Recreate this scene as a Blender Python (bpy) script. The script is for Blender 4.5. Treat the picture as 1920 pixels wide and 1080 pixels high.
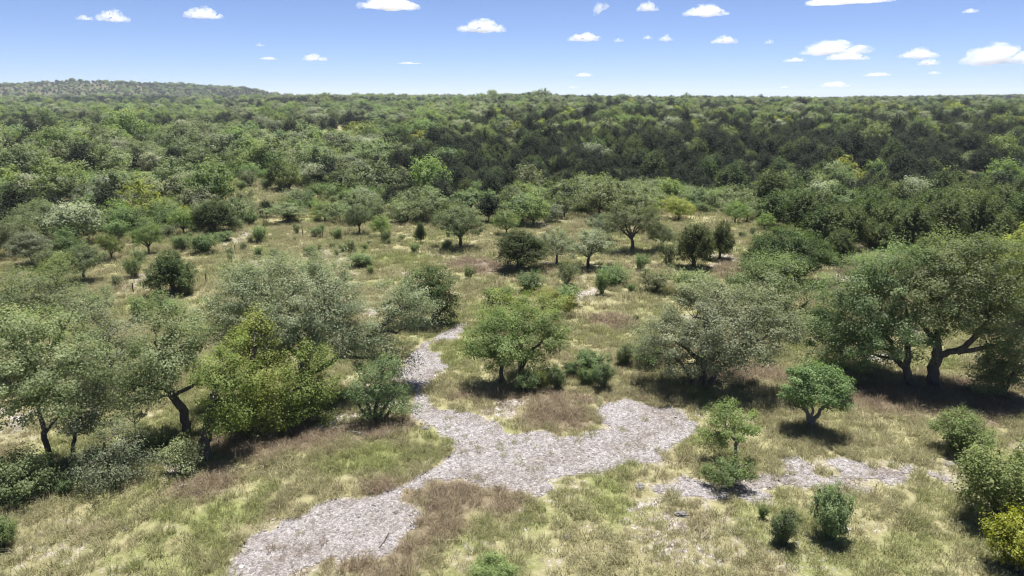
import bpy, math, random
import numpy as np
from mathutils import Vector

for o in list(bpy.data.objects):
    bpy.data.objects.remove(o, do_unlink=True)
scene = bpy.context.scene
COL = scene.collection

# ------------------------------------------------------------------ camera, sky, sun, exposure
F = 1280.0                                   # focal length in photograph pixels (1920 wide)
PITCH = math.atan((540 - 183) / F)
CAM_Z = 14.0
HAZE = 0.00012
cd = bpy.data.cameras.new('camera'); cam = bpy.data.objects.new('camera', cd); COL.objects.link(cam)
cd.sensor_width = 36.0; cd.lens = 36.0 * F / 1920.0
cd.clip_start = 0.1; cd.clip_end = 200000.0
cam.location = (0, 0, CAM_Z); cam.rotation_euler = (math.pi / 2 - PITCH, 0, 0)
scene.camera = cam

SUN_EL, SUN_AZ = math.radians(74), math.radians(16)      # azimuth clockwise from +Y
world = bpy.data.worlds.new('World'); scene.world = world; world.use_nodes = True
wn, wl = world.node_tree.nodes, world.node_tree.links
for n in list(wn): wn.remove(n)
sky = wn.new('ShaderNodeTexSky'); sky.sky_type = 'NISHITA'; sky.sun_disc = False
sky.sun_elevation = SUN_EL; sky.sun_rotation = SUN_AZ
sky.altitude = 400; sky.air_density = 0.5; sky.dust_density = 0.3; sky.ozone_density = 6.0
bg = wn.new('ShaderNodeBackground'); bg.inputs['Strength'].default_value = 0.067
wo = wn.new('ShaderNodeOutputWorld')
tn = wn.new('ShaderNodeMix'); tn.data_type = 'RGBA'; tn.blend_type = 'MULTIPLY'; tn.inputs[0].default_value = 1.0; tn.inputs[7].default_value = (1.02, 0.96, 1.02, 1)
wl.new(sky.outputs[0], tn.inputs[6]); wl.new(tn.outputs[2], bg.inputs[0]); wl.new(bg.outputs[0], wo.inputs[0])

sd = bpy.data.lights.new('sun', 'SUN'); sun = bpy.data.objects.new('sun', sd); COL.objects.link(sun)
sd.energy = 5.0; sd.angle = math.radians(0.53); sd.color = (1.0, 0.955, 0.88)
sdir = Vector((math.sin(SUN_AZ) * math.cos(SUN_EL), math.cos(SUN_AZ) * math.cos(SUN_EL), math.sin(SUN_EL)))
sun.rotation_euler = sdir.to_track_quat('Z', 'Y').to_euler()

vs = scene.view_settings
vs.view_transform = 'Standard'; vs.look = 'None'; vs.exposure = 1.12; vs.gamma = 1.0; vs.use_curve_mapping = False
scene.render.engine = 'CYCLES'
cy = scene.cycles
cy.max_bounces = 10; cy.diffuse_bounces = 4; cy.glossy_bounces = 1; cy.transmission_bounces = 3; cy.volume_bounces = 8
cy.transparent_max_bounces = 4; cy.use_denoising = True; cy.pixel_filter_type = 'BLACKMAN_HARRIS'; cy.filter_width = 1.2

# ------------------------------------------------------------------ maths helpers
def hash2(ix, iy, seed):
    h = (ix.astype(np.int64) * 374761393 + iy.astype(np.int64) * 668265263 + seed * 974634777) & 0xffffffff
    h = ((h ^ (h >> 13)) * 1274126177) & 0xffffffff
    h = h ^ (h >> 16)
    return (h & 0xffffff) / float(0xffffff)

def vnoise(x, y, seed=0):
    x = np.asarray(x, float); y = np.asarray(y, float)
    ix = np.floor(x); iy = np.floor(y); fx = x - ix; fy = y - iy
    fx = fx * fx * (3 - 2 * fx); fy = fy * fy * (3 - 2 * fy)
    a = hash2(ix, iy, seed); b = hash2(ix + 1, iy, seed); c = hash2(ix, iy + 1, seed); d = hash2(ix + 1, iy + 1, seed)
    return (a * (1 - fx) + b * fx) * (1 - fy) + (c * (1 - fx) + d * fx) * fy

def fbm(x, y, seed=0, octv=4):
    s = 0; amp = 0.5; tot = 0
    for k in range(octv):
        s = s + amp * vnoise(x * 2 ** k + 17.3 * k, y * 2 ** k - 9.1 * k, seed + k); tot += amp; amp *= 0.5
    return s / tot

def sstep(a, b, x):
    t = np.clip((np.asarray(x, float) - a) / (b - a), 0, 1)
    return t * t * (3 - 2 * t)

def H(x, y):
    x = np.asarray(x, float); y = np.asarray(y, float)
    right = sstep(-45, 45, x + 0.05 * y)
    h = 0.35 * (fbm(x * 0.06, y * 0.06, 3, 3) - 0.5) * sstep(20, 60, y)
    h = h + 0.10 * (fbm(x * 0.35, y * 0.35, 5, 3) - 0.5)
    h = h - 3.6 * np.exp(-((y - 122) / 24.0) ** 2) * right                      # creek in front of the dark slope
    h = h + right * (5.0 * sstep(130, 300, y) + 4.6 * sstep(300, 760, y))
    h = h + (1 - right) * (1.5 * sstep(150, 400, y) + 4.5 * sstep(400, 1000, y))
    h = h + 5.0 * (fbm(x * 0.006, y * 0.006, 11, 3) - 0.5) * sstep(160, 500, y)
    h = h + 19.0 * (fbm(x * 0.0024 + 3.3, y * 0.003, 15, 3) - 0.5) * sstep(350, 800, y)
    h = h - 5.0 * sstep(1000, 1500, y) + 3.0 * sstep(1600, 3000, y)
    # the long flat-topped hill beyond the woods, falling away to one end
    ax = x / np.maximum(y, 1.0)
    prof = np.interp(ax, [-1.6, -1.0, -0.76, -0.70, -0.62, -0.52, -0.42, -0.37, -0.335, -0.30, -0.2], [30, 34, 34, 39, 43, 39, 33, 29, 15, 3, 0])
    h = h + prof * sstep(1150, 1700, y) * (1 - 0.75 * sstep(2000, 3500, y)) * sstep(-9000, -8000, -np.abs(x))
    return h

SP, CP = math.sin(PITCH), math.cos(PITCH)
def project(x, y, z):
    dx, dy, dz = np.asarray(x, float), np.asarray(y, float), np.asarray(z, float) - CAM_Z
    depth = np.maximum(dy * CP - dz * SP, 1e-3)
    v = dy * SP + dz * CP
    return 960 + F * dx / depth, 540 - F * v / depth

def ray(px, py):
    a = (px - 960) / F; b = (540 - py) / F
    return np.array([a, b * SP + CP, b * CP - SP])

_T = np.geomspace(12, 3000, 6000)
def ground(px, py):
    d = ray(px, py)
    P = d[None, :] * _T[:, None]
    below = (P[:, 2] + CAM_Z) < H(P[:, 0], P[:, 1])
    i = int(np.argmax(below)) if below.any() else len(_T) - 1
    t = _T[i]; x, y = d[0] * t, d[1] * t
    return np.array([x, y, float(H(x, y))])

def depth_of(P):
    return P[1] * CP - (P[2] - CAM_Z) * SP

def plane_pt(B, px, py, off=0.0):
    """The point seen at a pixel in the upright plane through B that faces the viewpoint; off = metres farther back."""
    u = np.array([B[0], B[1]]); u = u / np.linalg.norm(u)
    d = ray(px, py)
    t = (np.dot(u, B[:2]) + off) / np.dot(u, d[:2])
    return np.array([d[0] * t, d[1] * t, d[2] * t + CAM_Z])

def pip(px, py, poly):
    poly = np.asarray(poly, float); n = len(poly)
    ins = np.zeros(np.shape(px), bool); j = n - 1
    for i in range(n):
        xi, yi = poly[i]; xj, yj = poly[j]
        c = ((yi > py) != (yj > py)) & (px < (xj - xi) * (py - yi) / (yj - yi + 1e-12) + xi)
        ins ^= c; j = i
    return ins

# ------------------------------------------------------------------ ground cover maps (traced, then laid out on the ground)
PATHS = [
    [(868,606),(882,611),(852,633),(818,641),(806,654),(826,664),(824,690),(810,715),(800,745),(815,760),(850,768),(905,785),(945,800),(962,820),(1000,815),
     (1060,813),(1120,808),(1142,790),(1105,765),(1130,757),(1180,755),(1250,763),(1300,782),(1314,798),(1290,825),(1230,846),(1180,868),(1155,888),
     (1100,898),(1010,908),(960,925),(900,905),(840,897),(800,912),(762,932),(772,960),(770,1000),(748,1040),(700,1050),(640,1058),(560,1072),
     (500,1100),(440,1100),(450,1040),(462,1012),(530,975),(592,950),(622,926),(652,936),(700,938),(755,915),(810,885),(850,852),(862,845),(832,808),
     (792,800),(780,780),(784,740),(768,715),(754,690),(774,660),(796,644),(830,627)],
    [(1180,912),(1240,905),(1330,903),(1420,888),(1500,884),(1600,874),(1700,870),(1785,878),(1806,890),(1800,903),(1700,906),(1600,906),(1540,916),(1430,930),(1330,936),(1240,922)],
]
BARE = [   # thin stony patches in the grass
    [(130,1060),(190,1045),(262,1052),(270,1100),(120,1100)], [(1092,508),(1112,512),(1120,550),(1098,556),(1090,530)],
    [(230,515),(290,510),(300,540),(220,560),(200,545)], [(415,440),(470,430),(480,448),(425,462)],
    [(540,470),(640,465),(700,480),(640,500),(560,495)], [(1080,515),(1110,505),(1105,575),(1075,570)],
    [(1345,470),(1390,475),(1380,500),(1330,510)], [(1180,895),(1240,890),(1290,925),(1200,930)], [(1230,1010),(1260,1005),(1300,1050),(1260,1060)],
    [(620,890),(700,880),(720,905),(640,925)], [(660,700),(760,690),(770,760),(700,760)],
    [(1690,635),(1640,650),(1600,690),(1700,700)], [(0,790),(70,780),(90,820),(0,830)], [(1560,520),(1600,515),(1600,560),(1540,560)],
]
BROWN = [  # matted brown grass
    [(760,905),(860,890),(950,915),(1010,935),(940,965),(840,1010),(770,1030),(760,980)], [(700,1045),(800,1020),(860,1000),(820,1060),(700,1100),(600,1100)],
    [(1000,760),(1090,755),(1140,790),(1120,808),(1010,812),(960,800)], [(690,790),(790,780),(800,805),(700,830),(640,810)], [(840,735),(1000,730),(1180,740),(1000,760),(860,760)],
    [(530,1010),(640,1050),(560,1075),(450,1000),(440,1060),(380,1060)], [(1580,730),(1900,720),(1920,780),(1700,780),(1560,770)], [(1300,690),(1480,680),(1480,720),(1320,725)],
    [(870,485),(960,495),(920,520),(830,500)], [(1100,590),(1190,590),(1180,615),(1110,618)], [(1330,490),(1400,480),(1390,515),(1330,520)], [(640,905),(760,885),(770,925),(660,935)],
    [(320,900),(420,880),(440,920),(330,935)], [(380,800),(640,790),(660,830),(500,870),(400,860)], [(1570,500),(1600,500),(1600,560),(1550,540)],
]
LUSH = [   # yellow-green grass
    [(560,860),(760,830),(860,830),(830,870),(700,900),(560,900)], [(820,640),(900,640),(920,700),(830,720)], [(1040,910),(1240,920),(1250,1000),(1100,980)],
    [(690,480),(800,470),(790,500),(700,505)], [(1060,600),(1200,620),(1210,650),(1080,640)], [(300,960),(420,930),(470,980),(350,1020)], [(380,560),(420,560),(420,620),(300,640),(330,590)],
    [(1480,600),(1540,620),(1500,690),(1460,690)], [(1780,1000),(1850,980),(1850,1060),(1740,1050)], [(1230,440),(1250,430),(1270,460),(1240,470)], [(850,545),(920,570),(900,610),(860,600)],
    [(1680,640),(1830,650),(1800,700),(1690,690)],
]
def soft(polys, x, y, rad, seed, wob=0.5):
    x = np.asarray(x, float); y = np.asarray(y, float); rs = np.random.RandomState(seed); acc = np.zeros(x.shape); n = 8
    wx = wob * (fbm(x * 0.9, y * 0.9, seed, 3) - 0.5) * 2; wy = wob * (fbm(x * 0.9 + 50, y * 0.9, seed + 9, 3) - 0.5) * 2
    for k in range(n):
        a = 2 * math.pi * k / n; r = rad * (0.4 + 0.6 * (k % 2))
        X = x + wx + r * math.cos(a); Y = y + wy + r * math.sin(a)
        u, v = project(X, np.maximum(Y, 5), H(X, Y))
        m = np.zeros(x.shape, bool)
        for p in polys: m |= pip(u, v, p)
        acc += m
    return acc / n * (np.asarray(y) > 8)

def path_mask(x, y):
    """The gravel: frayed at its edges, with islands of grass, thin and patchy where the side branch runs."""
    m = soft(PATHS[:1], x, y, 0.38, 21, 0.7); b = soft(PATHS[1:], x, y, 0.5, 22, 0.8)
    f = fbm(x * 0.9, y * 0.9, 91, 4) - 0.5; g = fbm(x * 2.6, y * 2.6, 95, 3) - 0.5
    am = np.where(np.asarray(y) > 33, 0.55, 1.0); m = m - 0.07 * am + am * (1.2 * f + 0.6 * g); b = 0.68 * b + 1.5 * f + 0.7 * g
    return np.clip(np.maximum(np.where(m > 0.0, m, 0) * (soft(PATHS[:1], x, y, 0.9, 21, 0.7) > 0), b * (b > 0) * (soft(PATHS[1:], x, y, 1.0, 22, 0.8) > 0)), 0, 1)

def cover(x, y):
    path = path_mask(x, y)
    bare = soft(BARE, x, y, 0.8, 31, 1.2)
    brown = soft(BROWN, x, y, 0.7, 41, 1.0)
    lush = soft(LUSH, x, y, 0.9, 51, 1.2)
    n1 = fbm(x * 0.16, y * 0.16, 61, 4); n2 = fbm(x * 0.33 + 7, y * 0.33, 71, 4)
    n3 = fbm(x * 1.1 + 5, y * 1.1, 75, 3) - 0.5
    dry = np.clip(sstep(0.46, 0.74, n1 + 0.25 * n3) * 0.4 + 1.0 * brown - 0.6 * lush + 0.5 * n3 * brown, 0, 1)
    green = np.clip(sstep(0.40, 0.70, n2 - 0.35 * n3) * 0.6 + 0.5 * lush - 0.8 * brown, 0, 1)
    stony = np.clip(0.5 * bare + 0.4 * sstep(0.60, 0.72, fbm(x * 0.21 + 3, y * 0.21, 83, 4)) + 0.4 * sstep(0.62, 0.72, fbm(x * 0.7 + 3, y * 0.7, 85, 3)), 0, 1)
    return path, stony, dry, green

# ------------------------------------------------------------------ node helpers and materials
def new_mat(name):
    m = bpy.data.materials.new(name); m.use_nodes = True
    nt = m.node_tree
    for n in list(nt.nodes): nt.nodes.remove(n)
    return m, nt.nodes, nt.links

def attr(nodes, name, kind='GEOMETRY'):
    a = nodes.new('ShaderNodeAttribute'); a.attribute_name = name; a.attribute_type = kind
    return a

def ramp(nodes, stops):
    r = nodes.new('ShaderNodeValToRGB'); e = r.color_ramp.elements
    while len(e) < len(stops): e.new(0.5)
    for k, (p, c) in enumerate(stops):
        e[k].position = p; e[k].color = (*c, 1)
    return r

def mixc(nodes, links, fac, a, b, blend='MIX'):
    m = nodes.new('ShaderNodeMix'); m.data_type = 'RGBA'; m.blend_type = blend
    for sock, val in ((m.inputs[0], fac), (m.inputs[6], a), (m.inputs[7], b)):
        if hasattr(val, 'is_output'): links.new(val, sock)
        elif isinstance(val, (int, float)): sock.default_value = val
        else: sock.default_value = (*val, 1)
    return m.outputs[2]

def noise(nodes, links, scale, detail=4, rough=0.6, vec=None):
    n = nodes.new('ShaderNodeTexNoise'); n.inputs['Scale'].default_value = scale; n.inputs['Detail'].default_value = detail
    n.inputs['Roughness'].default_value = rough
    if vec is not None: links.new(vec, n.inputs['Vector'])
    return n

def maprange(nodes, links, val, a, b, c=0.0, d=1.0):
    m = nodes.new('ShaderNodeMapRange'); links.new(val, m.inputs[0])
    m.inputs[1].default_value = a; m.inputs[2].default_value = b; m.inputs[3].default_value = c; m.inputs[4].default_value = d
    return m.outputs[0]

def mathn(nodes, links, op, a, b):
    m = nodes.new('ShaderNodeMath'); m.operation = op
    for s, v in ((m.inputs[0], a), (m.inputs[1], b)):
        if hasattr(v, 'is_output'): links.new(v, s)
        else: s.default_value = v
    return m.outputs[0]

def leaf_mat(name, dark, mid, light, trans, transl=0.3, rough=0.5, spec=0.35, hue=0.02, val=0.25):
    m, N, L = new_mat(name)
    t = attr(N, 'tint'); r = ramp(N, [(0.0, dark), (0.5, mid), (1.0, light)]); L.new(t.outputs['Fac'], r.inputs[0])
    oi = N.new('ShaderNodeObjectInfo')
    hsv = N.new('ShaderNodeHueSaturation'); L.new(r.outputs[0], hsv.inputs['Color'])
    L.new(maprange(N, L, oi.outputs['Random'], 0, 1, 0.5 - hue, 0.5 + hue), hsv.inputs['Hue'])
    r2 = mathn(N, L, 'FRACT', mathn(N, L, 'MULTIPLY', oi.outputs['Random'], 7.31), 0)
    L.new(maprange(N, L, r2, 0, 1, 1 - val, 1 + val), hsv.inputs['Value'])
    p = N.new('ShaderNodeBsdfPrincipled'); L.new(hsv.outputs[0], p.inputs['Base Color'])
    p.inputs['Roughness'].default_value = rough; p.inputs['Specular IOR Level'].default_value = spec
    tr = N.new('ShaderNodeBsdfTranslucent')
    L.new(mixc(N, L, 1.0, hsv.outputs[0], trans, 'MULTIPLY'), tr.inputs['Color'])
    mx = N.new('ShaderNodeMixShader'); mx.inputs[0].default_value = transl
    L.new(p.outputs[0], mx.inputs[1]); L.new(tr.outputs[0], mx.inputs[2])
    o = N.new('ShaderNodeOutputMaterial'); L.new(mx.outputs[0], o.inputs[0])
    return m

def plain_mat(name, stops, scale, rough=0.9, bump=0.3, bscale=None, stretch=None, spec=0.2):
    m, N, L = new_mat(name)
    tc = N.new('ShaderNodeTexCoord'); vec = tc.outputs['Object']
    if stretch:
        mp = N.new('ShaderNodeMapping'); mp.inputs['Scale'].default_value = stretch; L.new(vec, mp.inputs[0]); vec = mp.outputs[0]
    n = noise(N, L, scale, 6, 0.65, vec); r = ramp(N, stops); L.new(n.outputs[0], r.inputs[0])
    p = N.new('ShaderNodeBsdfPrincipled'); L.new(r.outputs[0], p.inputs['Base Color']); p.inputs['Roughness'].default_value = rough
    p.inputs['Specular IOR Level'].default_value = spec
    b = N.new('ShaderNodeBump'); b.inputs['Strength'].default_value = bump; b.inputs['Distance'].default_value = 0.05
    n2 = noise(N, L, bscale or scale * 3, 6, 0.7, vec); L.new(n2.outputs[0], b.inputs['Height']); L.new(b.outputs[0], p.inputs['Normal'])
    o = N.new('ShaderNodeOutputMaterial'); L.new(p.outputs[0], o.inputs[0])
    return m

M = {}
M['oak'] = leaf_mat('oak_leaf', (0.100, 0.122, 0.059), (0.180, 0.210, 0.113), (0.289, 0.318, 0.190), (1.2, 1.35, 0.8), 0.46, 0.6, 0.16)
M['oak_silver'] = leaf_mat('silver_oak_leaf', (0.116, 0.135, 0.078), (0.208, 0.232, 0.147), (0.343, 0.363, 0.247), (1.15, 1.25, 0.85), 0.44, 0.58, 0.22)
M['oak_deep'] = leaf_mat('deep_green_oak_leaf', (0.085, 0.118, 0.056), (0.165, 0.211, 0.103), (0.280, 0.324, 0.173), (1.25, 1.45, 0.75), 0.46, 0.55, 0.2)
M['gold'] = leaf_mat('golden_leaf', (0.120, 0.130, 0.012), (0.230, 0.240, 0.022), (0.360, 0.360, 0.050), (1.2, 1.2, 0.3), 0.42, 0.5, 0.3)
M['fresh'] = leaf_mat('fresh_green_leaf', (0.099, 0.138, 0.048), (0.181, 0.234, 0.093), (0.291, 0.345, 0.157), (1.3, 1.45, 0.65), 0.46, 0.6, 0.18)
M['yellow'] = leaf_mat('yellow_green_leaf', (0.125, 0.154, 0.039), (0.229, 0.267, 0.081), (0.342, 0.375, 0.141), (1.3, 1.35, 0.55), 0.46, 0.6, 0.15)
M['juniper'] = leaf_mat('juniper_scale_leaf', (0.035, 0.052, 0.019), (0.072, 0.099, 0.035), (0.124, 0.162, 0.055), (1.4, 1.5, 0.6), 0.28, 0.65, 0.15)
M['juniper_grey'] = leaf_mat('dark_juniper_leaf', (0.013, 0.020, 0.011), (0.026, 0.037, 0.020), (0.048, 0.063, 0.034), (1.3, 1.4, 0.7), 0.2, 0.7, 0.12)
M['shrub'] = leaf_mat('shrub_leaf', (0.071, 0.107, 0.043), (0.137, 0.191, 0.078), (0.225, 0.287, 0.133), (1.4, 1.5, 0.7), 0.38, 0.6, 0.18)
M['bark'] = plain_mat('bark', [(0.25, (0.045, 0.038, 0.033)), (0.6, (0.12, 0.105, 0.092)), (0.8, (0.2, 0.18, 0.165))], 6, bump=0.8, stretch=(1, 1, 0.25))
M['bark_grey'] = plain_mat('weathered_bark', [(0.25, (0.09, 0.08, 0.073)), (0.6, (0.2, 0.185, 0.17)), (0.8, (0.32, 0.30, 0.28))], 7, bump=0.8, stretch=(1, 1, 0.25))
M['dead'] = plain_mat('dead_wood', [(0.3, (0.22, 0.20, 0.20)), (0.7, (0.40, 0.37, 0.36))], 9, bump=0.5)
M['rock'] = plain_mat('limestone', [(0.25, (0.10, 0.095, 0.09)), (0.55, (0.23, 0.22, 0.21)), (0.8, (0.36, 0.345, 0.33))], 4, bump=0.9)
M['steel'] = plain_mat('rusted_steel', [(0.3, (0.06, 0.05, 0.045)), (0.7, (0.13, 0.10, 0.08))], 20, 0.7, 0.2)

def ground_material():
    m, N, L = new_mat('dry_grass_ground')
    geo = N.new('ShaderNodeNewGeometry'); pos = geo.outputs['Position']
    dry, green, stony, path = (attr(N, k).outputs['Fac'] for k in ('dry', 'green', 'stony', 'path'))
    fine = noise(N, L, 3.2, 8, 0.75, pos); mid = noise(N, L, 0.7, 6, 0.65, pos)
    straw = ramp(N, [(0.3, (0.154, 0.138, 0.072)), (0.5, (0.251, 0.234, 0.129)), (0.7, (0.340, 0.322, 0.193))]); L.new(fine.outputs[0], straw.inputs[0])
    brown = ramp(N, [(0.3, (0.119, 0.096, 0.062)), (0.55, (0.192, 0.159, 0.108)), (0.75, (0.274, 0.234, 0.166))]); L.new(fine.outputs[0], brown.inputs[0])
    grn = ramp(N, [(0.3, (0.116, 0.128, 0.048)), (0.5, (0.190, 0.207, 0.083)), (0.72, (0.273, 0.286, 0.131))]); L.new(fine.outputs[0], grn.inputs[0])
    stone = ramp(N, [(0.2, (0.17, 0.145, 0.125)), (0.5, (0.28, 0.25, 0.225)), (0.8, (0.42, 0.395, 0.37))])
    vor = N.new('ShaderNodeTexVoronoi'); vor.inputs['Scale'].default_value = 11; L.new(pos, vor.inputs['Vector'])
    L.new(vor.outputs['Color'], stone.inputs[0])
    wob = maprange(N, L, mid.outputs[0], 0.3, 0.7, -0.35, 0.35)
    def edge(a, lo, hi): return maprange(N, L, mathn(N, L, 'ADD', a, wob), lo, hi)
    c = mixc(N, L, edge(dry, 0.3, 0.8), straw.outputs[0], brown.outputs[0])
    c = mixc(N, L, edge(green, 0.3, 0.8), c, grn.outputs[0])
    s2 = mathn(N, L, 'ADD', stony, maprange(N, L, fine.outputs[0], 0.35, 0.65, -0.5, 0.3))
    c = mixc(N, L, maprange(N, L, s2, 0.3, 0.6), c, stone.outputs[0])
    c = mixc(N, L, maprange(N, L, path, 0.15, 0.6), c, stone.outputs[0])
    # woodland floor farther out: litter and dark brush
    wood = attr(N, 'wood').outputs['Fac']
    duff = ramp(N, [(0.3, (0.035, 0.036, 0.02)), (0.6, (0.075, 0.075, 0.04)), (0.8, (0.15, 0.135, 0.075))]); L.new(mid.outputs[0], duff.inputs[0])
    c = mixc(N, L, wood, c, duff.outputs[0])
    p = N.new('ShaderNodeBsdfPrincipled'); L.new(c, p.inputs['Base Color']); p.inputs['Roughness'].default_value = 0.95; p.inputs['Specular IOR Level'].default_value = 0.1
    b = N.new('ShaderNodeBump'); b.inputs['Strength'].default_value = 0.9; b.inputs['Distance'].default_value = 0.12
    L.new(fine.outputs[0], b.inputs['Height']); L.new(b.outputs[0], p.inputs['Normal'])
    o = N.new('ShaderNodeOutputMaterial'); L.new(p.outputs[0], o.inputs[0])
    return m

def gravel_material():
    m, N, L = new_mat('gravel_bed')
    geo = N.new('ShaderNodeNewGeometry'); pos = geo.outputs['Position']
    v1 = N.new('ShaderNodeTexVoronoi'); v1.inputs['Scale'].default_value = 9; L.new(pos, v1.inputs['Vector'])
    v2 = N.new('ShaderNodeTexVoronoi'); v2.inputs['Scale'].default_value = 22; L.new(pos, v2.inputs['Vector'])
    r = ramp(N, [(0.15, (0.092, 0.085, 0.082)), (0.45, (0.189, 0.176, 0.177)), (0.8, (0.332, 0.319, 0.320))]); L.new(v1.outputs['Color'], r.inputs[0])
    r2 = ramp(N, [(0.15, (0.101, 0.092, 0.089)), (0.5, (0.216, 0.204, 0.204)), (0.85, (0.396, 0.383, 0.380))]); L.new(v2.outputs['Color'], r2.inputs[0])
    big = noise(N, L, 0.5, 5, 0.6, pos)
    c = mixc(N, L, 0.5, r.outputs[0], r2.outputs[0])
    tone = ramp(N, [(0.3, (0.66, 0.61, 0.57)), (0.5, (0.92, 0.90, 0.89)), (0.7, (1.05, 1.05, 1.08))]); L.new(big.outputs[0], tone.inputs[0])
    c = mixc(N, L, 1.0, c, tone.outputs[0], 'MULTIPLY')
    p = N.new('ShaderNodeBsdfPrincipled'); L.new(c, p.inputs['Base Color']); p.inputs['Roughness'].default_value = 0.95; p.inputs['Specular IOR Level'].default_value = 0.1
    b = N.new('ShaderNodeBump'); b.inputs['Strength'].default_value = 1.0; b.inputs['Distance'].default_value = 0.05; b.invert = True
    L.new(v1.outputs['Distance'], b.inputs['Height']); L.new(b.outputs[0], p.inputs['Normal'])
    o = N.new('ShaderNodeOutputMaterial'); L.new(p.outputs[0], o.inputs[0])
    return m

def blade_material():
    m, N, L = new_mat('grass_blade')
    dry, green = attr(N, 'dry', 'INSTANCER').outputs['Fac'], attr(N, 'green', 'INSTANCER').outputs['Fac']
    t = attr(N, 'tint').outputs['Fac']
    straw = ramp(N, [(0, (0.202, 0.188, 0.095)), (0.5, (0.332, 0.314, 0.174)), (1, (0.469, 0.451, 0.287))]); L.new(t, straw.inputs[0])
    brown = ramp(N, [(0, (0.155, 0.116, 0.079)), (0.5, (0.257, 0.198, 0.141)), (1, (0.398, 0.328, 0.246))]); L.new(t, brown.inputs[0])
    grn = ramp(N, [(0, (0.136, 0.163, 0.051)), (0.5, (0.236, 0.264, 0.095)), (1, (0.348, 0.374, 0.167))]); L.new(t, grn.inputs[0])
    c = mixc(N, L, dry, straw.outputs[0], brown.outputs[0]); c = mixc(N, L, green, c, grn.outputs[0])
    p = N.new('ShaderNodeBsdfPrincipled'); L.new(c, p.inputs['Base Color']); p.inputs['Roughness'].default_value = 0.7; p.inputs['Specular IOR Level'].default_value = 0.25
    tr = N.new('ShaderNodeBsdfTranslucent'); L.new(c, tr.inputs['Color'])
    mx = N.new('ShaderNodeMixShader'); mx.inputs[0].default_value = 0.35
    L.new(p.outputs[0], mx.inputs[1]); L.new(tr.outputs[0], mx.inputs[2])
    o = N.new('ShaderNodeOutputMaterial'); L.new(mx.outputs[0], o.inputs[0])
    return m

def pebble_material():
    m, N, L = new_mat('pebble')
    oi = N.new('ShaderNodeObjectInfo')
    r = ramp(N, [(0, (0.097, 0.085, 0.080)), (0.3, (0.194, 0.179, 0.171)), (0.7, (0.301, 0.285, 0.275)), (1, (0.446, 0.465, 0.441))]); L.new(oi.outputs['Random'], r.inputs[0])
    p = N.new('ShaderNodeBsdfPrincipled'); L.new(r.outputs[0], p.inputs['Base Color']); p.inputs['Roughness'].default_value = 0.9; p.inputs['Specular IOR Level'].default_value = 0.15
    o = N.new('ShaderNodeOutputMaterial'); L.new(p.outputs[0], o.inputs[0])
    return m

# ------------------------------------------------------------------ mesh helpers
def mesh_from(name, co, faces_flat, sizes, mat=None, smooth=False, attrs=None):
    me = bpy.data.meshes.new(name)
    co = np.asarray(co, np.float32); faces_flat = np.asarray(faces_flat, np.int32); sizes = np.asarray(sizes, np.int32)
    me.vertices.add(len(co)); me.vertices.foreach_set('co', co.ravel())
    me.loops.add(len(faces_flat)); me.loops.foreach_set('vertex_index', faces_flat)
    me.polygons.add(len(sizes))
    starts = np.concatenate([[0], np.cumsum(sizes)[:-1]]).astype(np.int32)
    me.polygons.foreach_set('loop_start', starts)
    me.update(calc_edges=True)
    if smooth: me.polygons.foreach_set('use_smooth', np.ones(len(sizes), bool))
    for k, v in (attrs or {}).items():
        a = me.attributes.new(k, 'FLOAT', 'POINT'); a.data.foreach_set('value', np.asarray(v, np.float32))
    if mat: me.materials.append(mat)
    return me

def link(name, me, parent=None):
    o = bpy.data.objects.new(name, me); COL.objects.link(o)
    if parent is not None: o.parent = parent
    return o

def tag(o, label=None, cat=None, group=None, kind=None):
    if label: o['label'] = label
    if cat: o['category'] = cat
    if group: o['group'] = group
    if kind: o['kind'] = kind
    return o

def empty(name, loc):
    o = bpy.data.objects.new(name, None); COL.objects.link(o); o.location = [float(v) for v in loc]
    o.empty_display_size = 0.2
    return o

class Tubes:
    def __init__(self): self.co = []; self.f = []; self.n = 0
    def add(self, pts, rad, sides=6):
        pts = np.asarray(pts, float); rad = np.asarray(rad, float); k = len(pts)
        d = np.gradient(pts, axis=0); d /= np.linalg.norm(d, axis=1)[:, None] + 1e-9
        ref = np.array([1.0, 0.2, 0.1]) if abs(d[0, 0]) < 0.8 else np.array([0.1, 1.0, 0.2])
        a = np.cross(d, ref); a /= np.linalg.norm(a, axis=1)[:, None] + 1e-9; b = np.cross(d, a)
        th = np.arange(sides) * 2 * math.pi / sides
        ring = pts[:, None, :] + rad[:, None, None] * (np.cos(th)[None, :, None] * a[:, None, :] + np.sin(th)[None, :, None] * b[:, None, :])
        base = self.n; self.co.append(ring.reshape(-1, 3)); self.n += k * sides
        i = np.arange(k - 1)[:, None] * sides; j = np.arange(sides)[None, :]; j2 = (j + 1) % sides
        q = np.stack([base + i + j, base + i + j2, base + i + sides + j2, base + i + sides + j], -1).reshape(-1, 4)
        self.f.append(q)
    def mesh(self, name, mat):
        co = np.concatenate(self.co); f = np.concatenate(self.f)
        return mesh_from(name, co, f.ravel(), np.full(len(f), 4), mat, True)

def bend(p0, p1, rng, n=6, sag=0.15, up=0.25):
    """A wandering branch path from p0 to p1 that leaves upwards."""
    p0 = np.asarray(p0, float); p1 = np.asarray(p1, float); Ln = np.linalg.norm(p1 - p0)
    c = (p0 + p1) / 2 + np.array([0, 0, up * Ln]) + rng.normal(0, sag * Ln, 3) * [1, 1, 0.5]
    t = np.linspace(0, 1, n)[:, None]
    P = (1 - t) ** 2 * p0 + 2 * t * (1 - t) * c + t ** 2 * p1
    P[1:-1] += rng.normal(0, 0.025 * Ln, (n - 2, 3))
    return P

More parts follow.
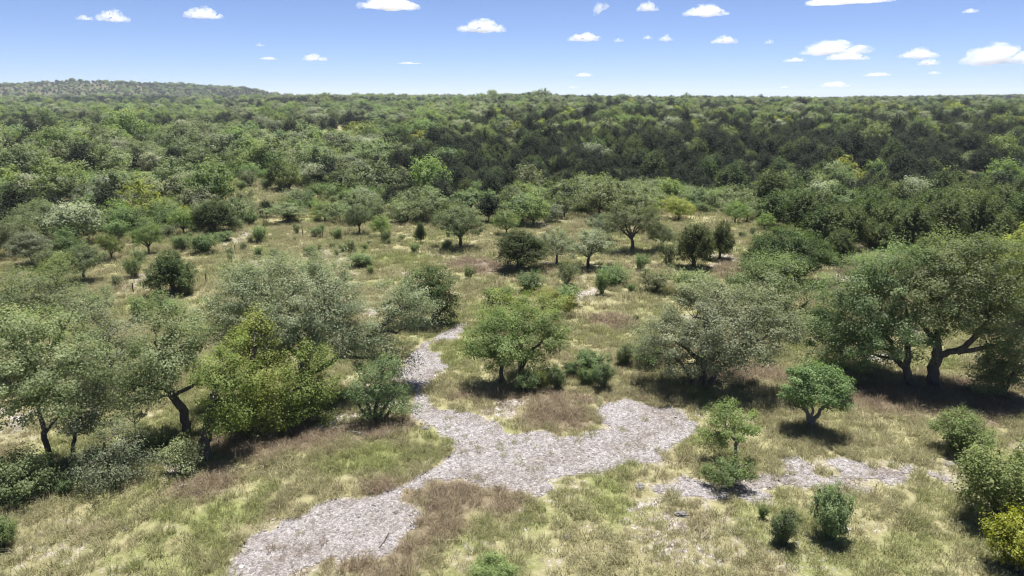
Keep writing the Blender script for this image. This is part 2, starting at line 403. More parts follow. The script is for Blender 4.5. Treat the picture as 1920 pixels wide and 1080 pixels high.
def clump_centres(lobes, spacing, rng, under=0.45, inner=0.4, cap=4000):
    out = []; who = []
    for li, (c, r) in enumerate(lobes):
        vol = r[0] * r[1] * r[2]
        n = int(min(cap, max(8, 2.6 * (vol ** (2 / 3)) * 12 / spacing ** 2)))
        d = rng.normal(0, 1, (n, 3)); d /= np.linalg.norm(d, axis=1)[:, None]
        keep = (d[:, 2] > -0.35) | (rng.rand(n) < under); d = d[keep]
        rr = inner + (1 - inner) * np.sqrt(rng.rand(len(d)))
        rr *= 0.88 + 0.3 * rng.rand(len(d))
        P = c + d * r * rr[:, None]
        kept = np.empty((0, 3))
        for p in P:
            if len(kept) == 0 or np.min(np.sum((kept - p) ** 2, 1)) > spacing ** 2:
                kept = np.vstack([kept, p])
        out.append(kept); who.append(np.full(len(kept), li))
    return np.concatenate(out), np.concatenate(who)

def leaves(centres, crad, n_per, ll, lw, rng, up=0.6, flat=0.7, centre=None, upright=0.0, fringe=1.0, spray=1.6):
    """Leaf blades gathered in sprays that point outwards from the heart of the crown."""
    nC = len(centres); N_ = nC * n_per
    ci = np.repeat(np.arange(nC), n_per)
    crs = crad * (0.6 + 0.75 * rng.rand(nC))
    d = rng.normal(0, 1, (N_, 3)); d /= np.linalg.norm(d, axis=1)[:, None]
    rr = rng.rand(N_) ** 0.5 * (1 + 0.35 * fringe * (rng.rand(N_) ** 4))
    off = d * rr[:, None] * crs[ci][:, None] * [1, 1, flat] * 0.88
    e = centres - (centre if centre is not None else 0); e = e / (np.linalg.norm(e, axis=1)[:, None] + 1e-6)
    e = e + [0, 0, 0.35] + rng.normal(0, 0.35, e.shape); e /= np.linalg.norm(e, axis=1)[:, None]; e = e[ci]
    off += e * (np.sum(off * e, 1) * (spray - 1))[:, None]
    P = centres[ci] + off
    nrm = 0.5 * d + np.array([0, 0, up]) + rng.normal(0, 0.36, (N_, 3))
    if centre is not None:
        o = P - centre; o /= np.linalg.norm(o, axis=1)[:, None] + 1e-6; nrm += 0.4 * o
    nrm /= np.linalg.norm(nrm, axis=1)[:, None]
    ax = rng.normal(0, 1, (N_, 3)) + 0.8 * e + upright * np.array([0, 0, 2.5]) + upright * 1.5 * d
    ax -= nrm * np.sum(ax * nrm, 1)[:, None]; ax /= np.linalg.norm(ax, axis=1)[:, None] + 1e-9
    side = np.cross(nrm, ax)
    s = (0.65 + 0.7 * rng.rand(N_))[:, None]
    A = P - ax * ll * 0.5 * s; Bp = P + side * lw * 0.5 * s + ax * ll * 0.05 * s; Cp = P + ax * ll * 0.5 * s - nrm * ll * 0.12 * s; Dp = P - side * lw * 0.5 * s + ax * ll * 0.05 * s
    co = np.stack([A, Bp, Cp, Dp], 1).reshape(-1, 3)
    tc = rng.rand(nC); tint = np.clip(0.62 * tc[ci] + 0.38 * rng.rand(N_), 0, 1)
    return co, np.repeat(tint, 4)

def crown_mesh(name, co, tint, mat):
    n = len(co) // 4
    return mesh_from(name, co, np.arange(n * 4), np.full(n, 4), mat, False, {'tint': tint})

# ------------------------------------------------------------------ the ground
def axis(core0, core1, step, lo, hi, grow=1.09):
    a = list(np.arange(core0, core1 + 1e-6, step)); s = step
    x = core1
    while x < hi: s = min(s * grow, 150); x += s; a.append(x)
    s = step; x = core0; b = []
    while x > lo: s = min(s * grow, 150); x -= s; b.append(x)
    return np.array(b[::-1] + a)

YT_X = [-800, 0, 120, 200, 300, 400, 425, 520, 640, 760, 900, 1000, 1100, 1235, 1250, 1330, 1440, 1470, 1530, 1560, 1640, 1800, 1920, 2700]
YT_Y = [490, 490, 478, 462, 450, 440, 430, 416, 418, 428, 436, 430, 428, 420, 408, 405, 420, 440, 468, 474, 474, 474, 474, 470]
def meadow_top(px): return np.interp(px, YT_X, YT_Y)
CLEAR = [[(410,340),(470,332),(498,350),(490,368),(470,388),(420,390),(395,368)], [(255,284),(275,283),(278,302),(255,305)], [(630,350),(660,240),(672,240),(645,350)],
         [(590,238),(700,236),(700,246),(590,250)], [(350,262),(430,262),(430,275),(350,276)], [(560,385),(605,350),(630,356),(590,386)], [(480,300),(520,296),(520,304),(480,308)]]
gx = axis(-48, 48, 0.3, -7000, 7000); gy = axis(13, 68, 0.3, -200, 9000)
GX, GY = np.meshgrid(gx, gy); shp = GX.shape
GX, GY = GX.ravel(), GY.ravel(); GZ = H(GX, GY)
near = (GY > 9) & (GY < 170) & (np.abs(GX) < 160)
att = {k: np.zeros(len(GX)) for k in ('path', 'stony', 'dry', 'green', 'wood')}
pa, st, dr, gr = cover(GX[near], GY[near])
for k, v in (('path', pa), ('stony', st), ('dry', dr), ('green', gr)): att[k][near] = v
gu, gv = project(GX, np.maximum(GY, 5), GZ)
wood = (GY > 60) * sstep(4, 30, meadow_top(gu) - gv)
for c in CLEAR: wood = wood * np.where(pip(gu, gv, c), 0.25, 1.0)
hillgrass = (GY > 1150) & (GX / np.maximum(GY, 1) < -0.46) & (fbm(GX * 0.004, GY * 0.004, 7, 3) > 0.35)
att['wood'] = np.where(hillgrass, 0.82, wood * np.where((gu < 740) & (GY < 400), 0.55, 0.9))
ny, nx = shp
ii = (np.arange(ny - 1)[:, None] * nx + np.arange(nx - 1)[None, :]).ravel()
quads = np.stack([ii, ii + 1, ii + nx + 1, ii + nx], 1)
terr = link('terrain', mesh_from('terrain', np.stack([GX, GY, GZ], 1), quads.ravel(), np.full(len(quads), 4), ground_material(), True, att))
tag(terr, kind='structure')

# the gravel wash: a sheet of its own just above the ground
fx = np.arange(-26, 24, 0.16); fy = np.arange(15, 72, 0.16)
FX, FY = np.meshgrid(fx, fy); s2 = FX.shape; FX, FY = FX.ravel(), FY.ravel()
pm = path_mask(FX, FY)
ny, nx = s2
ii = (np.arange(ny - 1)[:, None] * nx + np.arange(nx - 1)[None, :]).ravel()
q = np.stack([ii, ii + 1, ii + nx + 1, ii + nx], 1)
q = q[(pm[q] > 0.5).sum(1) >= 2]
used, inv = np.unique(q.ravel(), return_inverse=True)
FZ = H(FX[used], FY[used]) + 0.012 + 0.03 * np.clip(pm[used] - 0.4, 0, 0.5)
path_o = link('gravel_path', mesh_from('gravel_path', np.stack([FX[used], FY[used], FZ], 1), inv.astype(np.int32), np.full(len(q), 4), gravel_material(), True))
tag(path_o, kind='structure')

# ------------------------------------------------------------------ trees placed one by one
TREES_DONE = []
def hero(name, cat, label, base, trunks, lobes, mat, seed, spacing=0.62, crad=0.55, n_per=90, ll=0.15, lw=0.085, bark='bark', fork=None, inner=0.5, under=0.4, upright=0.0, flat=0.7, depth=0.95, group=None, twigs=0.5, cl_=1.2, spray=1.3):
    rng = np.random.RandomState(seed)
    B = ground(*base); k = depth_of(B) / F
    root = empty(name, B); tag(root, label, cat, group)
    tb = Tubes(); tips = []
    for pl in trunks:                       # (px, py, radius px[, metres back])
        P = np.array([plane_pt(B, p[0], p[1], p[3] if len(p) > 3 else 0.0) for p in pl]) - B
        R = np.array([p[2] for p in pl]) * k
        if pl[0][1] >= base[1] - 3: P[0, 2] -= 0.25
        tt = np.linspace(0, len(P) - 1, (len(P) - 1) * 3 + 1); idx = np.arange(len(P))
        P2 = np.stack([np.interp(tt, idx, P[:, a]) for a in range(3)], 1); R2 = np.interp(tt, idx, R)
        P2[1:-1] += rng.normal(0, 0.035, P2[1:-1].shape); R2[0] *= 1.25
        tb.add(P2, R2, 9); tips += [(p, r) for p, r in zip(P2[2:], R2[2:])]
    link('trunk', tb.mesh('trunk', M[bark]), root)
    LB = []
    for lb in lobes:                        # (px, py, rx px, ry px[, metres back])
        off = lb[4] if len(lb) > 4 else rng.uniform(-0.5, 0.5)
        c = plane_pt(B, lb[0], lb[1], off) - B; kk = depth_of(c + B) / F
        LB.append((c, np.array([lb[2] * kk, lb[2] * kk * depth, lb[3] * kk * 1.0])))
    C, W = clump_centres(LB, spacing * cl_, rng, under, inner)
    ok = C[:, 2] > 0.15; C, W = C[ok], W[ok]
    cen = np.mean([l[0] for l in LB], 0)
    co, ti = leaves(C, crad * 1.05 * cl_ ** 0.7, int(n_per * 2.55 * cl_ ** 1.6), ll * 0.62, lw * 0.66, rng, centre=cen, upright=upright, flat=flat, spray=spray)
    T0 = np.array([t[0] for t in tips]); R0 = np.array([t[1] for t in tips])
    for li, (c, r) in enumerate(LB):
        d = np.linalg.norm(T0 - c, axis=1) + 2.0 * np.maximum(T0[:, 2] - c[2], 0) - 3.0 * R0
        j = int(np.argmin(d)); lt = Tubes()
        P = bend(T0[j], c + [0, 0, -0.15 * r[2]], rng, 8, 0.08, 0.1)
        r0 = min(R0[j] * 0.65, 0.03 + 0.04 * max(r)); Rl = np.linspace(r0, max(0.02, r0 * 0.35), 8)
        lt.add(P, Rl, 6)
        mine = C[W == li]
        for p in mine[rng.rand(len(mine)) < twigs]:
            s = P[rng.randint(3, 8)]
            lt.add(bend(s, p, rng, 5, 0.08, 0.05), np.linspace(max(0.012, r0 * 0.28), 0.007, 5), 4)
        link('limb', lt.mesh('limb', M[bark]), root)
    link('crown', crown_mesh('crown', co, ti, M[mat]), root)
    TREES_DONE.append((B[0], B[1], 1.5))
    return root

OAK, SHRUB, JUN = 'oak tree', 'shrub', 'juniper tree'
# --- the twin oaks at the edge of the clearing
hero('oak_tree', OAK, 'broad dark green oak, thinner of two trunks side by side, with a stub', (1708, 726),
     [[(1708,726,9),(1704,705,7.5),(1697,688,6.5),(1702,655,5.5),(1704,620,4)], [(1699,690,6),(1684,680,5),(1676,668,5),(1668,640,4),(1640,610,3)]],
     [(1575,655,58,32),(1610,600,72,52,0.6),(1560,615,45,38),(1655,560,70,52,0.3),(1600,545,62,38,1.2),(1670,620,52,42,-0.8),(1625,650,55,30,-0.5),(1690,500,62,38,1.5),(1640,505,55,32,1.8),(1725,640,38,32,-1.2)],
     'oak_deep', 101, spacing=0.60, crad=0.54, n_per=92)
hero('oak_tree', OAK, 'broad dark green oak, thicker of two trunks side by side, limb reaching out', (1750, 726),
     [[(1750,726,12),(1751,700,10),(1755,670,9.5),(1758,650,7),(1756,620,5.5),(1762,580,4)], [(1758,668,7),(1780,662,6),(1806,652,5.5),(1832,628,4.6),(1850,602,4)], [(1757,655,6),(1744,625,5),(1725,605,4)], [(1795,660,5),(1830,655,4),(1862,648,3)]],
     [(1745,560,62,48,-0.6),(1790,500,75,48,0.8),(1740,510,60,42,1.0),(1850,500,68,52,0.8),(1820,570,62,52,-0.3),(1892,555,50,50,0.3),(1908,630,36,40,0),(1770,470,55,28,1.8),(1865,470,50,32,1.8),(1858,622,34,30,-0.6),(1775,600,38,28,-1.3)],
     'oak_deep', 102, spacing=0.60, crad=0.54, n_per=92)
hero('oak_shrub', SHRUB, 'low dark bushy oak growth at the foot of the twin oaks, nearest the frame edge', (1880, 745),
     [[(1880,745,5),(1878,715,4),(1870,690,3)], [(1882,742,4),(1900,700,3)]],
     [(1862,690,36,34),(1895,705,40,32),(1850,725,26,18),(1910,660,36,32),(1880,670,40,30)], 'oak', 103, spacing=0.5, crad=0.42, n_per=80)
# --- silver oak in the middle ground
hero('oak_tree', OAK, 'wide silvery grey-green oak with many bare limbs showing, over a dark patch of shade', (1318, 722),
     [[(1318,722,8),(1316,700,6.5),(1312,670,6),(1322,640,5),(1325,600,4)], [(1316,690,5),(1340,665,4.5),(1375,650,4),(1420,640,3)], [(1313,680,4),(1290,655,4),(1262,640,3)], [(1330,718,4),(1352,690,3.5),(1365,650,3)], [(1300,716,4),(1285,690,3),(1262,668,3)]],
     [(1250,620,46,34),(1300,590,58,36,0.5),(1360,570,62,34,1.2),(1420,580,55,34,0.8),(1465,618,40,30,0),(1435,640,50,26,-0.6),(1350,620,62,38,-0.8),(1285,640,55,34,-1.0),(1225,660,30,26,-0.2),(1330,545,55,20,2.0),(1400,665,45,18,-1.0),(1290,680,50,20,-0.8),(1350,668,48,22,-1.2)],
     'oak_silver', 104, spacing=0.58, crad=0.5, n_per=100, twigs=0.7)
hero('oak_shrub', SHRUB, 'small round dark shrub tucked under the left side of the silvery oak', (1217, 690),
     [[(1217,690,3),(1216,670,2)], [(1220,690,3),(1225,668,2)]], [(1212,665,20,18),(1222,675,18,14),(1215,650,14,12)], 'shrub', 105, spacing=0.4, crad=0.36, n_per=80)
hero('oak_tree', OAK, 'dense round mid-green oak standing behind and right of the silvery oak', (1478, 612),
     [[(1478,612,6),(1476,590,5),(1470,560,4)], [(1478,600,4),(1510,570,3)]],
     [(1425,530,48,36),(1470,510,48,30,1),(1460,560,55,36,-0.8),(1515,560,42,34,0),(1400,560,30,26,0),(1530,590,26,20,0),(1440,590,45,22,-0.8),(1430,495,35,16,1.5)],
     'oak_deep', 106, spacing=0.75, crad=0.62, n_per=75, ll=0.18, lw=0.10)
hero('juniper_tree', JUN, 'wide dark juniper with bare grey lower limbs, behind the dense round oak', (1492, 530),
     [[(1492,530,5),(1490,510,4),(1480,480,3)], [(1492,522,4),(1520,505,3),(1540,500,2)]],
     [(1470,455,50,26,0.5),(1438,478,42,30),(1512,473,42,28,0),(1480,492,48,26,-0.8),(1530,490,20,18,0),(1415,500,24,20,0)],
     'juniper', 107, spacing=0.55, crad=0.6, n_per=95, ll=0.24, lw=0.08, upright=0.6, cl_=1.0)
# --- small oak in the centre, and its companions
hero('oak_tree', OAK, 'small spreading oak on a straight slim trunk beside the gravel wash', (940, 720),
     [[(940,720,4.5),(940,700,4),(939,670,3.6),(930,640,3)], [(939,672,3),(960,640,2.5)]],
     [(905,640,32,26),(940,615,40,28,0.3),(935,655,38,22,-0.6),(900,665,26,18,-0.3),(965,650,30,24,-0.3),(925,600,30,18,0.8),(938,685,18,14,-0.3)],
     'fresh', 108, spacing=0.52, crad=0.45, n_per=75, twigs=0.6)
hero('oak_tree', OAK, 'fuller green oak with upright stems close behind the slim-trunked small oak', (978, 706),
     [[(978,706,6),(976,685,5),(978,650,4),(985,615,3)], [(977,690,4),(1000,655,3),(1030,630,2)], [(976,680,3.5),(962,630,3),(958,600,2)]],
     [(985,600,42,26,0.5),(1025,615,40,28,0.3),(990,640,45,28,-0.6),(1040,640,30,22,0),(1000,675,34,22,-0.5),(975,590,34,16,1.4),(1062,634,16,16,0)],
     'fresh', 109, spacing=0.55, crad=0.48, n_per=75)
hero('oak_tree', OAK, 'low wide green oak crown just behind the two small oaks, leaning over the grass', (985, 612),
     [[(985,612,5),(983,590,4),(970,570,3)], [(985,600,4),(1020,575,3)]],
     [(935,568,36,18,0),(975,558,40,18,0.5),(1015,572,40,18,-0.3),(960,580,45,16,-0.8)], 'fresh', 110, spacing=0.7, crad=0.55, n_per=70, ll=0.17, lw=0.1)
hero('oak_shrub', SHRUB, 'bright yellow-green rounded shrub at the right end of the low wide oak', (1050, 590),
     [[(1050,590,3),(1046,570,2)]], [(1045,565,26,16),(1055,575,16,14),(1020,555,22,10)], 'yellow', 111, spacing=0.5, crad=0.45, n_per=70)
# --- the big group by the gravel wash
hero('oak_tree', OAK, 'largest grey-green oak, airy crown, long limb reaching to the wash', (585, 742),
     [[(585,742,8),(580,710,7),(572,680,6),(560,640,4.5),(545,600,3)], [(578,705,5),(600,690,5),(640,668,4.6),(685,635,4.2),(725,605,3.4),(752,578,2.5)], [(574,680,4),(590,640,3.5),(610,590,2.5)], [(572,678,4),(530,640,3.4),(490,600,2.5)], [(640,668,4),(690,672,3),(725,660,2.5)], [(685,635,3.5),(720,620,3),(745,625,2)]],
     [(445,560,44,40,0.6),(505,522,42,34,1.0),(565,518,44,32,1.0),(630,528,38,34,0.6),(470,600,46,38,-0.3),(540,578,48,38,-0.6),(610,588,44,38,-0.6),(500,640,48,32,-0.8),(560,640,44,32,-1.0),(430,625,38,30,0),
      (440,520,30,22,1.4),(590,495,30,18,2),(520,492,26,16,2),(665,570,28,32,0.2),(655,620,26,22,-0.6),(765,572,42,32,0.2),(735,545,30,24,0.5),(792,592,26,24,0.2),(722,648,32,30,-0.3),(748,678,28,24,-0.4),(700,690,30,24,-0.5),(622,640,40,30,-0.9),(585,545,44,34,0.2),(480,558,44,36,0.2),(530,610,44,34,-1.0),(640,560,36,34,0.0),(400,590,30,30,0.6),(700,628,32,24,-0.3),(735,600,30,22,0.4),(668,648,30,22,-0.4)],
     'oak_silver', 112, spacing=0.52, crad=0.5, n_per=98, ll=0.14, lw=0.075, twigs=0.8, cl_=1.15, spray=1.9)
hero('oak_shrub', SHRUB, 'many-stemmed dark shrub leaning beside the narrow bend of the wash', (703, 792),
     [[(703,792,4),(705,760,3.5),(715,720,2.5)], [(705,790,3.5),(725,755,3),(745,735,2)], [(700,790,3.5),(690,755,3),(680,735,2)], [(707,790,3),(735,768,2.5),(758,752,2)], [(699,790,3),(676,765,2),(664,748,2)]],
     [(700,715,36,26),(735,740,34,22),(680,745,26,20),(755,758,26,16),(660,740,18,14),(720,690,34,22,0.4),(705,765,34,14,0)], 'oak_deep', 113, spacing=0.45, crad=0.38, n_per=60, ll=0.12, lw=0.07, twigs=0.9)
hero('oak_tree', OAK, 'yellow-green oak with a thick dark trunk nearest the shaded bank', (380, 862),
     [[(380,862,13),(383,840,11),(388,810,10),(392,780,8),(400,740,6)], [(390,790,5),(420,750,4)]],
     [(415,745,42,36),(405,700,40,34,0.4),(445,700,42,36,0.6),(430,770,34,22,-0.4),(400,780,24,22,-0.2),(440,655,36,24,1.2),(425,795,30,18,-0.5)], 'yellow', 114, spacing=0.52, crad=0.45, n_per=70, ll=0.13)
hero('oak_tree', OAK, 'bright yellow-green oak in the middle of the group, upright trunk', (469, 806),
     [[(469,806,10),(468,780,9),(466,745,8),(472,700,6),(478,650,4)], [(467,750,5),(500,710,4)]],
     [(475,690,42,36,0.2),(505,665,36,30,0.8),(500,720,42,36,-0.5),(465,735,36,30,-0.6),(480,610,34,24,1.2),(455,640,30,24,1.0),(520,755,36,26,-0.6),(480,770,34,18,-0.6),(505,788,34,16,-0.7),(450,785,26,16,-0.6)], 'yellow', 115, spacing=0.52, crad=0.45, n_per=70, ll=0.13)
hero('oak_tree', OAK, 'yellow-green oak with a leaning dark trunk at the wash end of the group', (573, 792),
     [[(573,792,9),(576,770,8),(580,745,7),(572,710,5),(565,680,4)], [(578,755,5),(598,720,4)]],
     [(560,690,42,34,0.2),(595,705,36,36,0),(545,730,40,32,-0.5),(590,745,34,30,-0.4),(575,660,34,18,0.8),(555,768,34,20,-0.6),(612,735,18,24,0),(545,785,30,15,-0.7),(600,775,26,18,-0.5)], 'yellow', 116, spacing=0.52, crad=0.45, n_per=70, ll=0.13)
hero('oak_tree', OAK, 'olive oak on a bare crooked trunk leaning over, dark skirt of foliage below', (349, 818),
     [[(349,818,8),(348,795,8),(344,772,8),(334,756,7.5),(322,744,7),(312,720,5),(305,680,4)], [(322,744,4),(352,728,3.5),(372,718,2.5)], [(318,735,4),(280,725,3),(250,720,2.5)]],
     [(245,730,46,34),(285,715,46,32,-0.3),(290,660,52,42,0.3),(330,610,50,38,1.0),(255,680,36,34,0.4),(345,650,42,38,0.3),(310,690,42,30,-0.5),(300,580,42,26,1.6),(375,680,34,30,0.4),(365,620,38,34,1.2),(225,755,26,18,-0.3)],
     'oak', 117, spacing=0.55, crad=0.47, n_per=75, ll=0.13)
# --- the grey-green mass at the frame edge
hero('oak_tree', OAK, 'tall pale green oak on a slim dark leaning trunk nearest the frame edge', (90, 878),
     [[(90,878,6),(88,850,5),(84,820,5),(78,795,4),(70,750,3)], [(83,815,3),(100,795,2.5),(120,770,2)]],
     [(25,650,60,42,0.5),(90,640,60,42,0.8),(150,660,48,40,0.5),(30,710,60,42,-0.2),(95,710,62,42,-0.4),(160,720,42,40,-0.2),(20,765,45,28,-0.5),(85,765,55,26,-0.6),(-40,690,50,60,0),(60,605,60,24,1.5),(0,610,50,26,1.5)],
     'oak', 118, spacing=0.6, crad=0.52, n_per=90, ll=0.14)
hero('oak_tree', OAK, 'slender young oak with a thin kinked trunk between the edge oak and silver shrub', (140, 868),
     [[(140,868,4),(138,845,4),(142,815,3),(152,790,2.5),(150,750,2)]],
     [(135,780,36,26),(165,760,34,28),(150,800,30,18,-0.3),(185,790,24,22),(180,730,34,34,0.3)], 'oak_silver', 119, spacing=0.52, crad=0.43, n_per=70, ll=0.13)
hero('oak_tree', OAK, 'grey-green oak canopy filling the frame edge behind the slim leaning trunk', (60, 705),
     [[(60,705,8),(62,670,7),(70,620,5)], [(62,680,5),(120,620,4)], [(60,680,5),(10,620,4)]],
     [(20,540,60,36,0.5),(85,545,60,36,0.5),(150,565,52,36,0.3),(30,590,60,36,-0.5),(110,600,60,34,-0.6),(-40,570,50,45,0)],
     'oak', 120, spacing=0.72, crad=0.6, n_per=75, ll=0.16, lw=0.09)
hero('oak_tree', OAK, 'silvery oak crown between the edge canopy and the crooked-trunk oak', (205, 720),
     [[(205,720,6),(204,690,5),(200,640,4)], [(204,690,4),(235,650,3)]],
     [(180,600,42,34,0.6),(220,615,40,34,0.3),(190,645,42,34,-0.4),(230,660,34,32,-0.4),(160,560,36,24,1.5),(205,690,34,24,-0.6)],
     'oak_silver', 121, spacing=0.65, crad=0.55, n_per=70, ll=0.15, lw=0.085)
hero('silver_shrub', SHRUB, 'silver-green shrub with arching branches in front of the slender young oak', (208, 905),
     [[(208,905,4),(205,870,3),(195,830,2)], [(210,903,4),(235,860,3)], [(205,903,3),(170,870,2)]],
     [(170,860,36,28),(215,835,42,30,0.4),(245,870,36,28,-0.2),(195,890,45,22,-0.5),(230,800,30,22,0.8),(262,855,22,22,0),(165,895,26,18,-0.4)], 'oak_silver', 122, spacing=0.5, crad=0.4, n_per=75, ll=0.11, lw=0.06, twigs=0.8)
hero('leafy_shrub', SHRUB, 'dark green leafy shrub at the frame edge beside the slim leaning trunk', (40, 935),
     [[(40,935,4),(38,900,3)], [(44,934,3),(70,895,2)], [(36,934,3),(10,895,2)]],
     [(25,870,40,26,0.3),(65,885,34,26,0),(30,905,48,22,-0.4),(85,905,22,18,-0.2),(-10,890,30,30,0)], 'oak_deep', 123, spacing=0.48, crad=0.4, n_per=75, ll=0.13)
hero('leafy_shrub', SHRUB, 'grey-green leafy shrub at the foot of the thick dark trunk', (338, 886),
     [[(338,886,3),(338,865,2)], [(342,885,3),(355,860,2)]],
     [(330,850,24,20),(350,835,24,18,0.3),(340,870,26,14,-0.3),(362,850,14,16,0)], 'oak', 124, spacing=0.42, crad=0.36, n_per=75, ll=0.11)
hero('leafy_shrub', SHRUB, 'dark low bush in the shade between the silver shrub and the crooked trunk', (290, 850),
     [[(290,850,3),(292,835,2)]], [(280,825,20,16),(305,830,20,14),(290,838,26,10)], 'oak_deep', 125, spacing=0.42, crad=0.34, n_per=65, ll=0.11)
hero('sparse_sapling', 'sapling', 'thin sparse sapling with pale open branches below the olive oak', (252, 812),
     [[(252,812,1.5),(252,795,1.2),(250,780,1)], [(252,795,1),(270,780,0.8)], [(252,792,1),(236,780,0.8)]],
     [(250,775,18,8),(272,775,16,6),(232,780,14,6)], 'oak_silver', 126, spacing=0.42, crad=0.26, n_per=28, ll=0.10)
# --- junipers and little trees that stand alone
hero('juniper_tree', JUN, 'dark feathery juniper partly hidden behind the largest grey-green oak', (815, 606),
     [[(815,606,6),(814,580,5),(805,540,3)], [(815,600,4),(835,570,3)]],
     [(785,530,34,26,0.3),(825,525,30,26,0.3),(805,560,42,28,-0.2),(838,560,22,28,0),(835,588,20,16,0),(790,510,26,12,0.8),(770,560,26,26,0)],
     'juniper', 127, spacing=0.62, crad=0.5, n_per=85, ll=0.22, lw=0.07, upright=0.7, cl_=1.0)
hero('oak_tree', OAK, 'small round-topped tree on a twisted forked trunk, alone in the grass', (1522, 806),
     [[(1522,806,6),(1521,795,5),(1516,785,4),(1512,770,3.5),(1505,755,2.5)], [(1521,794,4.5),(1532,782,4),(1536,770,3),(1550,762,2.2)], [(1516,786,3),(1524,772,2.5),(1522,755,2)], [(1512,770,2),(1496,762,1.6),(1486,755,1.2)]],
     [(1498,722,26,24),(1535,712,34,24,0.2),(1570,728,26,20,0),(1545,745,34,20,-0.3),(1505,748,28,16,-0.3),(1518,700,26,14,0.4),(1580,742,18,14,0),(1488,742,16,16,0),(1560,702,22,12,0.3)],
     'shrub', 128, spacing=0.36, crad=0.34, n_per=110, ll=0.12, lw=0.075, bark='bark_grey')
hero('oak_tree', OAK, 'small flat-topped oak on a pale crooked stem above a dark bush', (1380, 868),
     [[(1380,868,3.5),(1379,845,3.2),(1381,832,3),(1372,815,2.5),(1360,800,2)], [(1380,834,2.5),(1395,815,2),(1402,800,1.5)], [(1372,815,1.8),(1345,812,1.5),(1328,818,1)]],
     [(1362,775,26,16,0.2),(1392,780,26,18,0.3),(1340,805,24,16,-0.1),(1375,802,32,16,-0.2),(1408,808,20,18,0),(1325,828,15,12,0),(1350,825,18,8,-0.2)],
     'fresh', 129, spacing=0.38, crad=0.32, n_per=80, ll=0.11, lw=0.065, bark='bark_grey', twigs=0.8)
hero('leafy_shrub', SHRUB, 'dark bush directly under the small flat-topped oak', (1368, 912),
     [[(1368,912,2.5),(1370,890,2)], [(1372,911,2),(1385,885,1.5)], [(1364,911,2),(1345,890,1.5)]],
     [(1350,882,24,16),(1380,872,20,20,0.2),(1370,895,32,12,-0.3),(1398,868,12,10,0),(1395,890,16,14,0),(1332,888,16,12,0)], 'shrub', 130, spacing=0.36, crad=0.3, n_per=80, ll=0.10, lw=0.055)
# ------------------------------------------------------------------ libraries of smaller and farther plants
def lib_oak(name, seed, w, h, mat, leaf, spacing, crad, n_per, trunk_h=0.28, bark='bark', stems=1, dense=False, sides=6):
    rng = np.random.RandomState(seed); tb = Tubes(); LB = []
    n = rng.randint(5, 8)
    ch = h * (1 - trunk_h)
    for i in range(n):
        a = 2 * math.pi * (i + rng.uniform(-0.3, 0.3)) / n; rad = w * 0.5 * rng.uniform(0.45, 0.72)
        z = h * trunk_h + ch * rng.uniform(0.22, 0.55)
        r = w * rng.uniform(0.19, 0.27)
        LB.append((np.array([rad * math.cos(a), rad * math.sin(a), z]), np.array([r, r, min(r, ch * 0.3) * rng.uniform(0.75, 1.0)])))
    for i in range(rng.randint(2, 4)):
        r = w * rng.uniform(0.20, 0.28)
        LB.append((np.array([w * rng.uniform(-0.16, 0.16), w * rng.uniform(-0.16, 0.16), h * rng.uniform(0.68, 0.8)]), np.array([r, r, ch * 0.26])))
    fz = h * trunk_h * 0.9
    for s in range(stems):
        o = rng.normal(0, 0.06 * w if stems > 1 else 0.01, 2); tip = np.array([o[0] * 2.5, o[1] * 2.5, fz])
        P = bend([o[0], o[1], -0.25], tip, rng, 7, 0.10, 0)
        r0 = 0.030 * w / math.sqrt(stems) + 0.03; tb.add(P, np.linspace(r0 * 1.25, r0 * 0.7, 7), sides + 1)
        for c, r in LB[s::stems]:
            tb.add(bend(tip, c, rng, 6, 0.08, 0.08), np.linspace(r0 * 0.55, 0.02, 6), sides - 1)
    C, W = clump_centres(LB, spacing * 1.25, rng, 0.5 if dense else 0.35, 0.5)
    C = C[C[:, 2] > 0.12 * h * (0 if dense else 1) + 0.1]
    co, ti = leaves(C, crad * 1.15, int(n_per * 2.9), leaf * 0.74, leaf * 0.45, rng, centre=np.array([0, 0, h * 0.5]), spray=1.3)
    return fin(name, tb, bark, co, ti, mat)

